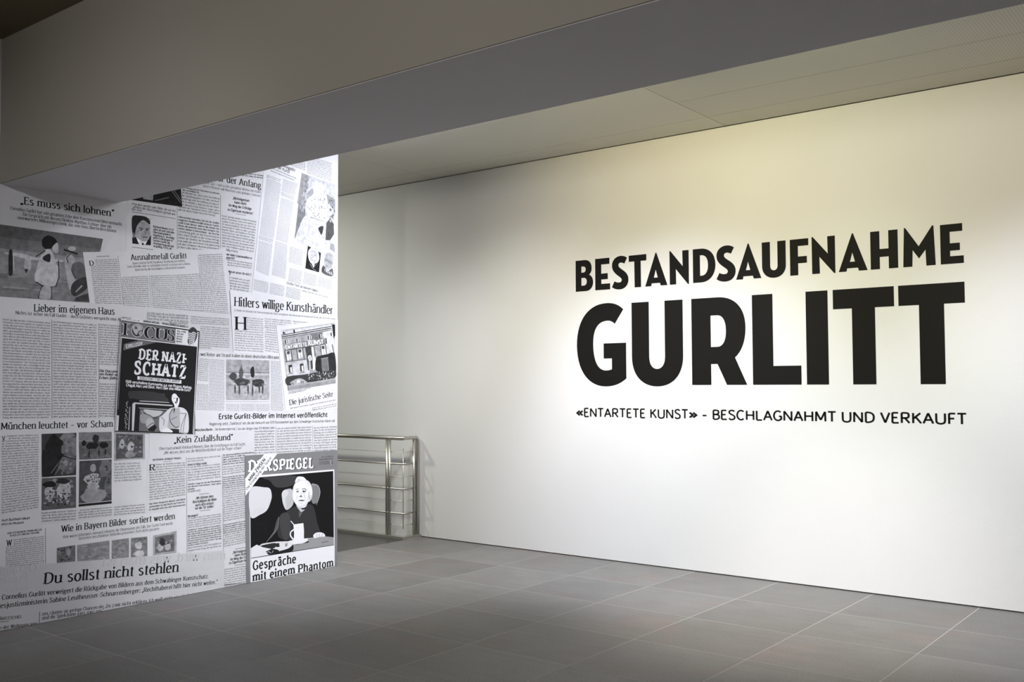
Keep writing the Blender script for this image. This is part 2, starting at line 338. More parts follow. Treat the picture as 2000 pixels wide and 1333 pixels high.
t1 = link('wall_lettering', None, label='upper line of black capitals on white wall, smaller than the line beneath', category='lettering'); t1.location = P3(-5.215, Z1, 0)
for u, g in ((-5.2145, gB), (-4.9945, gE), (-4.8145, gS), (-4.6312, gT), (-4.4616, gA), (-4.2158, gN), (-3.9850, gD), (-3.7655, gS), (-3.5838, gA), (-3.3514, gU), (-3.1105, gF),
             (-2.9310, gN), (-2.7143, gA), (-2.4655, gH), (-2.2235, gM), (-1.9555, lambda: gE(.159))): letter(t1, u, Z1, g())
Z2 = 1.5965; H2 = .7445
def bG():
    return [path((.511, .690), ((.467, .735), (.405, .7565), (.334, .7565)), ((.120, .7565), (0, .600), (0, .375)), ((0, .145), (.120, -.0105), (.318, -.0105)), ((.405, -.0105), (.480, .015), (.538, .062)),
                 (.538, .385), (.297, .385), (.297, .246), (.386, .246), (.386, .147), ((.368, .139), (.345, .136), (.320, .136)), ((.230, .136), (.182, .230), (.182, .385)),
                 ((.182, .520), (.235, .594), (.341, .594)), ((.371, .594), (.398, .583), (.419, .562)))]
def bR():
    return [path((0, 0), (.181, 0), (.181, .177), (.241, .178), (.326, 0), (.5075, 0), (.401, .230), ((.460, .275), (.499, .365), (.499, .480)), ((.499, .650), (.400, H2), (.250, H2)), (0, H2)),
            path((.181, .323), (.240, .323), ((.295, .323), (.322, .375), (.322, .458)), ((.322, .540), (.295, .592), (.240, .592)), (.181, .592))]
def bL(): return [[(0, 0), (.4145, 0), (.4145, .153), (.179, .153), (.179, H2), (0, H2)]]
def bI(): return [[(0, 0), (.1785, 0), (.1785, H2), (0, H2)]]
def bT(): return [[(.148, 0), (.325, 0), (.325, .5915), (.4685, .5915), (.4685, H2), (0, H2), (0, .5915), (.148, .5915)]]
t2 = link('wall_lettering', None, label='seven huge black bold capitals in the middle of the white wall', category='lettering'); t2.location = P3(-5.2056, Z2, 0)
for u, g in ((-5.2056, bG), (-4.6065, lambda: gU(.516, .178, H2, -.0115, .143, .255)), (-4.0055, bR), (-3.4455, bL), (-2.9865, bI), (-2.7657, bT), (-2.2649, bT)): letter(t2, u, Z2, g())

# ------------------------------------------------------------ stroke font (cap height 7, x-height 5) for every printed text
GL = {
'A': "5.4|l 0 0 2.7 7 5.4 0|l 1 2.4 4.4 2.4|s 0 0|s 5.4 0", 'B': "4|l 0 0 0 7|c 0 7 2 7 3.5 6.4 3.6 4.6 2.2 3.8 0 3.7|c 0 3.7 2.4 3.6 4 2.8 4 1 2.4 0 0 0|s 0 0|t 0 7",
'C': "4.8|o 2.7 3.5 2.7 3.55 48 312|b 4.6 6.3 5", 'D': "4.8|l 0 0 0 7|c 0 7 2.2 6.9 4.2 5.8 4.8 3.5 4.2 1.2 2.2 .1 0 0|t 0 0|t 0 7",
'E': "3.6|l 0 0 0 7|l 0 7 3.4 7|l 0 3.7 2.8 3.7|l 0 0 3.6 0|t 0 0|t 0 7|b 3.4 7 5.6|b 3.6 0 1.5", 'F': "3.4|l 0 0 0 7|l 0 7 3.4 7|l 0 3.6 2.8 3.6|s 0 0|t 0 7|b 3.4 7 5.6",
'G': "5|o 2.7 3.5 2.7 3.55 48 318|l 4.9 .6 4.9 3.1|l 3.3 3.1 5.2 3.1|b 4.6 6.4 5", 'H': "4.7|l 0 0 0 7|l 4.7 0 4.7 7|l 0 3.6 4.7 3.6|s 0 0|s 0 7|s 4.7 0|s 4.7 7",
'I': "0|l 0 0 0 7|s 0 0|s 0 7", 'J': "2|l 2 7 2 .6|c 2 .6 1.4 -.6 0 -.8|s 2 7", 'K': "4.4|l 0 0 0 7|l 4.1 7 .2 3.2|l 1.4 4.3 4.5 0|s 0 0|s 0 7|s 4.1 7|s 4.5 0",
'L': "3.6|l 0 0 0 7|l 0 0 3.6 0|s 0 7|t 0 0|b 3.6 0 1.6", 'M': "6|l 0 0 .2 7|l .2 7 3 1 5.8 7|l 5.8 7 6 0|s 0 0|t .2 7|s 6 0", 'N': "4.8|l 0 0 0 7|l 0 7 4.8 0|l 4.8 0 4.8 7|s 0 0|t 0 7|s 4.8 7",
'O': "5.6|o 2.8 3.5 2.8 3.55", 'P': "4|l 0 0 0 7|c 0 7 2.2 7 3.9 6.4 3.9 3.9 2.2 3.2 0 3.2|s 0 0|t 0 7", 'Q': "5.6|o 2.8 3.5 2.8 3.55|l 3 1.4 5.6 -1",
'R': "4.5|l 0 0 0 7|c 0 7 2.2 7 3.8 6.5 3.8 4.1 2.2 3.5 0 3.5|l 1.8 3.5 4.4 0|s 0 0|t 0 7|s 4.5 0", 'S': "4.1|c 3.8 6.1 3 6.9 2 7.05 .5 6.5 .3 5.2 1.2 4.2 3 3.3 4 2.2 3.7 .6 2 -.05 .9 .1 .1 1|b 3.8 6.6 5|b .1 .5 2",
'T': "4.8|l 2.4 0 2.4 7|l 0 7 4.8 7|s 2.4 0|b 0 7 5.7|b 4.8 7 5.7", 'U': "4.8|l 0 7 0 2|c 0 2 .5 .6 2.4 -.05 4.3 .6 4.8 2|l 4.8 2 4.8 7|s 0 7|s 4.8 7", 'V': "5|l 0 7 2.5 0 5 7|s 0 7|s 5 7",
'W': "7.4|l 0 7 1.9 0 3.7 6.6 5.5 0 7.4 7|s 0 7|s 7.4 7", 'X': "4.6|l 0 0 4.6 7|l 0 7 4.6 0|s 0 0|s 4.6 7|s 0 7|s 4.6 0", 'Y': "4.6|l 0 7 2.3 3.4 4.6 7|l 2.3 3.4 2.3 0|s 0 7|s 4.6 7|s 2.3 0",
'Z': "4.4|l .2 7 4.2 7 0 0 4.4 0|b .2 7 5.6|b 4.4 0 1.5",
'a': "3.2|c .4 4.3 1.2 4.95 2.3 4.9 3 4.1 3.1 3|l 3.1 3.2 3.1 .7|c 3.1 .7 3.3 .1 4 .1|c 3.1 2.9 1.3 2.7 .1 1.5 .5 .2 1.8 -.05 3.1 1.1", 'b': "3.6|l 0 0 0 7.4|o 1.8 2.45 1.8 2.5 -130 150|t 0 7.3",
'c': "3.1|o 1.9 2.45 1.9 2.5 48 315", 'd': "3.6|l 3.6 0 3.6 7.4|o 1.8 2.45 1.8 2.5 30 330|t 3.6 7.3|u 3.6 0", 'e': "3.5|o 1.8 2.45 1.75 2.5 2 318|l .1 2.6 3.5 2.6",
'f': "2|l .8 0 .8 6|c .8 6 1.1 7.2 2.4 7.2|l -.3 5 2.2 5|s .8 0", 'g': "3.6|o 1.7 3.3 1.5 1.6|c .8 1.9 .4 1.2 1 .6 2.8 .4 3.6 -.5 3 -1.7 1.4 -2 .1 -1.4 .2 -.4 1 .4|l 2.9 4.6 3.9 5", 'h': "3.6|l 0 0 0 7.4|c 0 3.7 1 4.8 2.4 5 3.4 4.4 3.6 3.2|l 3.6 3.2 3.6 0|s 0 0|s 3.6 0|t 0 7.3",
'i': "0|l 0 0 0 5|p 0 6.8|s 0 0|t 0 4.9", 'j': ".6|l .6 5 .6 -1|c .6 -1 .3 -2 -.8 -2|p .6 6.8|t .6 4.9", 'k': "3.6|l 0 0 0 7.4|l 3.3 5 .2 2.3|l 1.2 3.1 3.6 0|s 0 0|s 3.6 0|s 3.3 5|t 0 7.3", 'l': "0|l 0 0 0 7.4|s 0 0|t 0 7.3",
'm': "6.4|l 0 0 0 5|c 0 3.7 .9 4.8 2 5 2.9 4.4 3.2 3.2|l 3.2 3.2 3.2 0|c 3.2 3.7 4.1 4.8 5.2 5 6.1 4.4 6.4 3.2|l 6.4 3.2 6.4 0|s 0 0|s 3.2 0|s 6.4 0|t 0 4.9", 'n': "3.6|l 0 0 0 5|c 0 3.7 1 4.8 2.4 5 3.4 4.4 3.6 3.2|l 3.6 3.2 3.6 0|s 0 0|s 3.6 0|t 0 4.9",
'o': "3.8|o 1.9 2.45 1.9 2.5", 'p': "3.6|l 0 -2 0 5|o 1.8 2.45 1.8 2.5 -150 150|s 0 -2|t 0 4.9", 'q': "3.6|l 3.6 -2 3.6 5|o 1.8 2.45 1.8 2.5 30 330|s 3.6 -2", 'r': "2.4|l 0 0 0 5|c 0 3.4 .8 4.6 2.5 4.9|s 0 0|t 0 4.9",
's': "2.9|c 2.6 4.3 1.8 4.95 1 4.9 .2 4.3 .4 3.3 1.6 2.6 2.8 1.8 2.6 .5 1.4 -.05 .1 .7", 't': "1.9|l .8 6.4 .8 1.2|c .8 1.2 1 .2 2.2 .1|l -.4 5 2 5", 'u': "3.6|l 0 5 0 1.8|c 0 1.8 .3 .6 1.4 0 2.6 .2 3.6 1.3|l 3.6 0 3.6 5|t 0 4.9|t 3.6 4.9|u 3.6 0",
'v': "3.6|l 0 5 1.8 0 3.6 5|s 0 5|s 3.6 5", 'w': "5.6|l 0 5 1.5 0 2.8 4.7 4.1 0 5.6 5|s 0 5|s 5.6 5", 'x': "3.4|l 0 0 3.4 5|l 0 5 3.4 0|s 0 0|s 3.4 5|s 0 5|s 3.4 0", 'y': "3.6|l 0 5 1.9 .2|l 3.6 5 1.4 -1.4 .2 -2|s 0 5|s 3.6 5", 'z': "3.1|l .1 5 3 5 0 0 3.1 0",
'ß': "3.6|l 0 0 0 5.6|c 0 5.6 .8 7.3 2.6 7 2.9 5.4 1.8 4.2 3.4 3 3.5 .8 2 0 1.2 .3|s 0 0",
'0': "3.6|o 1.8 3.5 1.8 3.55", '1': "1.6|l 1.2 0 1.2 7|l 0 5.8 1.2 7|s 1.2 0", '2': "3.4|c .1 5.6 .8 6.9 2 7 3.2 6.2 3 4.6 .1 0|l 0 0 3.5 0", '3': "3.4|c .2 6 1.4 7 3 6.4 2.9 4.5 1.3 3.8|c 1.3 3.8 3.2 3.3 3.3 1 1.6 0 0 .8", '4': "3.6|l 2.7 0 2.7 7 0 2 3.7 2", '5': "3.4|l 3.1 7 .6 7 .3 3.9|c .3 3.9 2 4.3 3.3 3.3 3.2 .9 1.6 0 0 .6",
'6': "3.6|c 3 6.8 1.2 5.8 .1 3.4 .1 2|o 1.8 2.2 1.75 2.25", '7': "3.4|l 0 7 3.4 7 1.2 0", '8': "3.6|o 1.8 5.2 1.5 1.8|o 1.8 1.8 1.8 1.85", '9': "3.6|o 1.8 4.8 1.75 2.25|c 3.5 5 3.5 3.4 2.4 1 .6 .1",
'.': "0|p 0 .35", ',': "0|p 0 .35|l .1 .4 -.4 -1.2", ':': "0|p 0 .35|p 0 4.3", '-': "1.8|l 0 2.7 1.8 2.7", '–': "3.8|l 0 2.7 3.8 2.7", '„': "1.4|l .3 .9 0 -1.1|l 1.5 .9 1.2 -1.1", '“': "1.4|l 0 5.3 .3 7.2|l 1.2 5.3 1.5 7.2",
'?': "2.8|c .1 5.8 1 7 2.6 6.4 2.4 4.6 1.3 3.4 1.3 2.1|p 1.3 .35", '&': "4.8|c 4.6 0 1 5 1.2 6.8 2.8 6.4 2.2 4.6 .3 2.8 .2 .8 2 0 4 1.2 4.7 3", '|': "0|l 0 -1 0 7.4", '€': "4|o 2.6 3.5 2.2 3.5 50 310|l -.2 4.1 3 4.1|l -.2 2.9 2.8 2.9", '/': "2.4|l 0 -1 2.4 7.4", '+': "3|l 1.5 1 1.5 5|l -.4 3 3.4 3",
'«': "3.2|l 1.6 4.9 0 2.9 1.6 .9|l 3.4 4.9 1.8 2.9 3.4 .9", '»': "3.2|l 0 4.9 1.6 2.9 0 .9|l 1.8 4.9 3.4 2.9 1.8 .9",
}
for ch, b_, dy in (('ä', 'a', 6.7), ('ö', 'o', 6.7), ('ü', 'u', 6.7), ('Ä', 'A', 8.4), ('Ö', 'O', 8.4), ('Ü', 'U', 8.4)):
    w_ = float(GL[b_].split('|')[0]); GL[ch] = GL[b_]+"|p %.2f %.2f|p %.2f %.2f" % (w_/2-.85, dy, w_/2+.85, dy)
STY = {  # stem half width, hair half width, serif half length, serif half thickness, tracking, x scale
    'serif': (.70, .31, 1.25, .22, 2.35, 1.0), 'light': (.54, .27, 1.0, .2, 2.2, 1.0), 'cond': (.66, .24, .9, .2, 2.0, .86), 'sans': (.58, .5, 0, 0, 2.1, 1.0), 'sansb': (.78, .64, 0, 0, 2.3, 1.0),
    'body': (.62, .36, 0, 0, 2.1, 1.0), 'bodyb': (.98, .6, 0, 0, 2.5, 1.0), 'slab': (.98, .6, 1.1, .6, 3.5, 1.0), 'slabl': (.86, .5, .8, .42, 2.9, .92), 'title': (.64, .60, 0, 0, 2.25, 1.0), 'swiss': (.8, .16, 1.15, .16, 2.1, 1.0), 'swissw': (1.1, .42, 1.5, .42, 2.1, 1.0)}
def catmull(p, n):
    out = [p[0]]; q = [p[0]]+p+[p[-1]]
    for i in range(1, len(q)-2):
        a, b_, c, d = q[i-1], q[i], q[i+1], q[i+2]
        for k in range(1, n+1):
            t = k/n; out.append(tuple(.5*(2*b_[j]+(c[j]-a[j])*t+(2*a[j]-5*b_[j]+4*c[j]-d[j])*t*t+(3*b_[j]-a[j]-3*c[j]+d[j])*t**3) for j in (0, 1)))
    return out
def ribbon(pts, a, b_, closed, V, Fc):
    n = len(pts); nn = []
    for i in range(n):
        p0 = pts[(i-1) % n] if (i or closed) else pts[0]; p1 = pts[(i+1) % n] if (i < n-1 or closed) else pts[-1]
        if i and i < n-1 or closed:
            c = pts[i]; d0 = (c[0]-p0[0], c[1]-p0[1]); d1 = (p1[0]-c[0], p1[1]-c[1]); l0 = math.hypot(*d0) or 1; l1 = math.hypot(*d1) or 1
            d = (d0[0]/l0+d1[0]/l1, d0[1]/l0+d1[1]/l1); ln = math.hypot(*d)
            if ln < .3: d = (d1[0]/l1, d1[1]/l1); ln = 1
            m = min(2/ln, 2.2) if ln else 1
        else: d = (p1[0]-p0[0], p1[1]-p0[1]); ln = math.hypot(*d) or 1; m = 1
        nx, ny = -d[1]/ln, d[0]/ln; r = math.hypot(a*nx, b_*ny)*m
        nn.append((nx*r, ny*r))
    k = len(V)
    for (x, y), (ox, oy) in zip(pts, nn): V.append((x+ox, y+oy)); V.append((x-ox, y-oy))
    for i in range(n-1 if not closed else n):
        j = (i+1) % n; Fc.append((k+2*i+1, k+2*j+1, k+2*j, k+2*i))
gcache = {}
def glyph(ch, style, hi):
    key = (ch, style, hi)
    if key in gcache: return gcache[key]
    a, b_, sl, sh, tr, xs_ = STY[style]; V = []; Fc = []; Lk = []
    parts = GL[ch].split('|'); adv = float(parts[0])
    for ki, s in enumerate(parts[1:]):
        Lk += [ki-1]*(len(V)-len(Lk))
        if not s: continue
        t = s.split(); v = list(map(float, t[1:])); c = t[0]
        if c == 'l':
            pp = list(zip(v[::2], v[1::2])); run = [pp[0]]
            for i in range(1, len(pp)):
                run.append(pp[i])
                if i < len(pp)-1:
                    e0 = (pp[i][0]-pp[i-1][0], pp[i][1]-pp[i-1][1]); e1 = (pp[i+1][0]-pp[i][0], pp[i+1][1]-pp[i][1])
                    if e0[0]*e1[0]+e0[1]*e1[1] < -1e-6: ribbon(run, a, b_, False, V, Fc); run = [pp[i]]
            ribbon(run, a, b_, False, V, Fc)
        elif c == 'c': ribbon(catmull(list(zip(v[::2], v[1::2])), 5 if hi else 1), a, b_, False, V, Fc)
        elif c == 'o':
            cx, cy, rx, ry = v[:4]
            if len(v) > 4: a0, a1 = v[4:6]; n = 22 if hi else 7; ribbon([(cx+rx*math.cos(math.radians(a0+(a1-a0)*i/n)), cy+ry*math.sin(math.radians(a0+(a1-a0)*i/n))) for i in range(n+1)], a, b_, False, V, Fc)
            else: n = 28 if hi else 8; ribbon([(cx+rx*math.cos(2*math.pi*i/n), cy+ry*math.sin(2*math.pi*i/n)) for i in range(n)], a, b_, True, V, Fc)
        elif c == 'p':
            r = a*1.15; n = 10 if hi else 4; k = len(V)
            V += [(v[0]+r*math.cos(2*math.pi*(i+.5)/n), v[1]+r*math.sin(2*math.pi*(i+.5)/n)) for i in range(n)]; Fc.append(tuple(range(k, k+n)))
        elif sl > 0 and c in 'stub':
            x, y = v[0], v[1]; k = len(V)
            if c == 's': x0, x1 = x-a-sl*.62, x+a+sl*.62; y0 = y-2*sh if y > 3 else y; y1 = y0+2*sh
            elif c == 't': x0, x1 = x-a-sl*.62, x; y0 = y-2*sh if y > 3 else y; y1 = y0+2*sh
            elif c == 'u': x0, x1 = x, x+a+sl*.6; y0, y1 = y, y+2*sh
            else: x0, x1 = x-.28-sh*.3, x+.28+sh*.3; y0, y1 = min(y, v[2]), max(y, v[2])
            V += [(x0, y0), (x1, y0), (x1, y1), (x0, y1)]; Fc.append((k, k+1, k+2, k+3))
    Lk += [len(parts)-2]*(len(V)-len(Lk))
    Va = np.array(V, float); Va[:, 0] *= xs_; Va = np.column_stack([Va, np.array(Lk)*3e-6])   # third column: each stroke lies a hair above the one before
    gcache[key] = (Va, Fc, adv*xs_, tr*xs_); return gcache[key]
SB = {}
for chs, lr in (('TYV', (-.55, -.55)), ('W', (-.4, -.4)), ('AÄX', (-.5, -.5)), ('LE', (0, -.45)), ('F', (0, -.6)), ('K', (0, -.35)), ('P', (0, -.3)), ('OQÖCG', (-.3, -.3)), ('DBR', (0, -.2)), ('SZ', (-.2, -.2)),
                ('oöpb', (0, -.25)), ('oöcedgqa', (-.25, -.1)), ('ce', (-.25, -.3)), ('oö', (-.25, -.25)), ('vwyxk', (-.35, -.4)), ('tz', (-.2, -.35)), ('f', (-.1, -.7)), ('r', (0, -.55)), ('s', (-.2, -.2)), ('.,-–', (-.3, -.3)), ('I', (.1, .1))):
    for c_ in chs: SB[c_] = lr
def layout(text, style, hi=True):
    """glyph pieces of a line in font units, and the line's width"""
    x = 0; out = []; first = True
    for ch in text:
        if ch == ' ': x += 2.9*STY[style][5]; continue
        if ch not in GL: continue
        V, Fc, adv, tr = glyph(ch, style, hi); l_, r_ = SB.get(ch, (0, 0)); l_ *= STY[style][5]; r_ *= STY[style][5]
        if not first: x += tr+l_
        first = False
        out.append((x, V, Fc, ch)); x += adv+r_
    if out: x -= SB.get(out[-1][3], (0, 0))[1]*STY[style][5]
    return out, x
# subtitle: every letter its own vinyl piece
t3 = link('wall_lettering', None, label='thin single line of small black capitals under the huge word', category='lettering'); t3.location = P3(-5.2134, 1.306, 0)
def vinyl_word(text, u0, u1, z, cap):
    lay, wd = layout(text, 'title'); kx = (u1-u0-.012)/wd
    for x, V, Fc, ch in lay:
        o = Vector(P3(u0+.006+x*kx, z, 0)); pts = [Vector(P3(u0+.006+(x+p[0])*kx, z+p[1]*cap/7, .0012))-o for p in V]
        me = bpy.data.meshes.new('letter'); me.from_pydata(pts, [], Fc); me.update()
        ob = link('letter', me, VINYL, t3); ob.location = o-Vector(t3.location)
vinyl_word('«', -5.2134, -5.1441, 1.306, .0755); vinyl_word('ENTARTETE', -5.1296, -4.4706, 1.306, .0755); vinyl_word('KUNST', -4.4220, -4.046, 1.306, .0755)
vinyl_word('»', -4.040, -3.9683, 1.306, .0755); vinyl_word('–', -3.9173, -3.8681, 1.306, .0755); vinyl_word('BESCHLAGNAHMT', -3.8150, -2.7540, 1.306, .0755)
vinyl_word('UND', -2.7110, -2.4600, 1.306, .0755); vinyl_word('VERKAUFT', -2.4180, -1.8000, 1.306, .0755)

#MURAL
# ------------------------------------------------------------ printed newspaper mural on the left wall
def W(p):
    d = R2*((p[0]-1000)/F_PX)+U2*(-(p[1]-666.5)/F_PX)+FWD; t = CX/d[0]; return np.array([t*d[1], EYE+t*d[2]])   # (Y, Z) on the wall plane
YEND = -5.9445
class Acc:
    def __init__(s): s.V = []; s.F = []; s.T = []; s.D = []; s.n = 0
    def add(s, V, Fc, tone, d=0.0):
        V = np.asarray(V, float); k = s.n
        if V.shape[1] == 3: d = d+V[:, 2]; V = V[:, :2]
        s.V.append(V); s.F += [tuple(i+k for i in f) for f in Fc]; s.T.append(np.full(len(V), tone)); s.D.append(np.zeros(len(V))+d); s.n += len(V)
    def build(s, name, mat, depth, parent, **kw):
        if not s.n: return None
        V = np.concatenate(s.V); T = np.concatenate(s.T); D = np.concatenate(s.D)
        V[:, 0] = np.maximum(V[:, 0], YEND); V[:, 1] = np.clip(V[:, 1], .0025, 3.79)
        Fk = s.F
        me = bpy.data.meshes.new(name)
        c = V.mean(0); pts = np.column_stack([CX-depth-D, V[:, 0]-c[0], V[:, 1]-c[1]]); pts[:, 0] -= CX
        me.from_pydata(pts.tolist(), [], Fk); me.update()
        at = me.attributes.new('tone', 'FLOAT', 'POINT'); at.data.foreach_set('value', T.astype(np.float32))
        o = link(name, me, mat, parent, **kw); o.location = (CX-MO[0], c[0]-MO[1], c[1]-MO[2]) if parent is mural else (0, c[0]-parent['cy'], c[1]-parent['cz'])
        o['cy'] = float(c[0]); o['cz'] = float(c[1]); return o
MO = (CX, -2.9, 0)
mural = link('newspaper_mural', None, label='black and white collage of newspaper clippings and magazine covers on the left wall', category='mural'); mural.location = MO
POOL = ("Der Vorhang soll sich 2016 heben: Im nächsten Jahr, so kündigte Kulturstaatsministerin im Oktober an, soll es eine Ausstellung der Sammlung geben. Sie habe „die Bundeskunsthalle beauftragt, eine Ausstellung vorzubereiten“, "
"ließ sie mitteilen. Lange hat sich die Öffentlichkeit mit diesem Erbe befasst. Zwei Jahre nachdem der Skandal im Herbst 2013 begann, will man dieses Kapitel deutscher Kunstgeschichte offensichtlich beenden. Die mit der Aufklärung möglicher "
"Raubkunstfälle befasste Taskforce stellt Ende dieses Jahres die Arbeit ein. Werke, die weiterhin unter dem Verdacht „Raubkunst“ stehen, bleiben in Deutschland – der Rest der Sammlung geht an das Kunstmuseum Bern. Nach Details zu der Schau befragt, "
"erklärt der Direktor der Bundeskunsthalle, man wolle das umstrittene Erbe gleichzeitig mit dem Schweizer Museum präsentieren: In Bern sollen Werke der sogenannten „Entarteten Kunst“ gezeigt werden, in Bonn Konvolute, deren Provenienz noch nicht geklärt ist. "
"Geplant ist eine Schau, die man einen Startschuss für wissenschaftliche Veröffentlichungen nennen kann. Er wolle vor allem „grundsätzliche Begriffe“ klären „wie Raubkunst, Fluchtgut, Entartete Kunst oder Beutekunst“. Aber wird es dem Ministerium wirklich gelingen, "
"damit den Schlussstrich unter den Fall zu setzen? Das ist mehr als unwahrscheinlich. Alles deutet darauf hin, dass die Kunst auch nicht Politikern gehört. Die ganze Menschheit hat einen Anspruch darauf, und damit verbunden ist das Recht auf freie Interpretation. "
"Es handelt sich um sehr kontroverses historisches Material, und es scheint, als habe das Kulturstaatsministerium für sich das Recht reserviert, es zu interpretieren.“").split()
pool_i = [0]
def put_line(acc, text, A, B, up, cap, style, hi, tone, mirror=False):
    lay, wd = layout(text, style, hi)
    if not lay: return
    d = B-A; L = np.linalg.norm(d); d = d/L; kx = L/wd; ky = cap/7
    for x, V, Fc, ch in lay:
        P = A+np.outer((x+V[:, 0])*kx, d)+np.outer(V[:, 1]*ky, up)
        acc.add(np.column_stack([P, V[:, 2]]), Fc, tone)
def perp(d):
    d = d/np.linalg.norm(d); u = np.array([-d[1], d[0]]); return u if u[1] > 0 else -u
class Multi(list): pass
def head(acc, text, x0, y0, x1, y1, cap, style='serif', hi=True, tone=.015, rot=None):
    if isinstance(acc, Multi): acc.append(Acc()); acc = acc[-1]
    A, B = W((x0, y0)), W((x1, y1)); up = perp(B-A)
    if rot: up = perp(W(rot[1])-W(rot[0]))
    c = (W((x0, y0-cap))-W((x0, y0)))[1]
    if abs(y1-y0) > abs(x1-x0)*.6: c = cap*.00355
    put_line(acc, text, A, B, up, c, style, hi, tone)
def col(acc, q, n, style='body', dash=False, tone=.02, just=True, fill=.60, last=None, inset=None):
    TL, TR, BR, BL = [W(p) for p in q]
    sp_px = abs(q[3][1]-q[0][1])/n
    for i in range(n):
        t = (i+.78)/n; A = TL+(BL-TL)*t; B = TR+(BR-TR)*t
        if inset and i < inset[0]: A = A+(B-A)*inset[1]
        d = B-A; L = np.linalg.norm(d); sp = np.linalg.norm(BL-TL)/n
        cap = sp*fill; ky = cap/7; up = perp(d)
        if i == n-1 and last: B = A+d*last; d = B-A; L *= last
        if dash:
            x = 0; dn = d/L
            while x < L*.97:
                w_ = random.uniform(.9, 4.2)*cap; w_ = min(w_, L-x); P = A+dn*x; h = cap*.55
                acc.add([P, P+dn*w_, P+dn*w_+up*h, P+up*h], [(0, 1, 2, 3)], tone+.16); x += w_+cap*.55
            continue
        words = []; wd = 0; target = L/(ky*.98)
        while True:
            wv = POOL[pool_i[0] % len(POOL)]
            ww = layout(wv, style, False)[1]+3*STY[style][5]
            if words and wd+ww > target+3:
                rest = target-wd
                if len(wv) > 7 and rest > 12:
                    k = max(3, int(len(wv)*rest/ww)-1); words.append(wv[:k]+'-')
                    pool_i[0] += 1
                break
            words.append(wv); wd += ww; pool_i[0] += 1
        txt = ' '.join(words)
        put_line(acc, txt, A, B, up, cap, style, False, tone)
def rule(acc, x0, y0, x1, y1, wpx=.9, tone=.05):
    A, B = W((x0, y0)), W((x1, y1)); n = perp(B-A)*wpx*.00185; acc.add([A-n, B-n, B+n, A+n], [(0, 1, 2, 3)], tone)
def Q(x0, y0, x1, y1, x2, y2, x3, y3): return [(x0, y0), (x1, y1), (x2, y2), (x3, y3)]
clipn = [0]
class Clip:
    def __init__(s, quad, tone, label=None, name='newspaper_clipping'):
        clipn[0] += 1; s.dep = .0012+clipn[0]*.0009; a = Acc(); P = [W(p) for p in quad]; a.add(P, [tuple(range(len(P)))], tone)
        kw = {'label': label} if label else {}
        s.o = a.build(name, PAPER, s.dep, mural, **kw); s.txt = Acc(); s.hd = Multi()
    def done(s):
        [a.build('headline', INK, s.dep+.0003, s.o) for a in s.hd]; s.txt.build('body_text', INK, s.dep+.0002, s.o, kind='stuff')
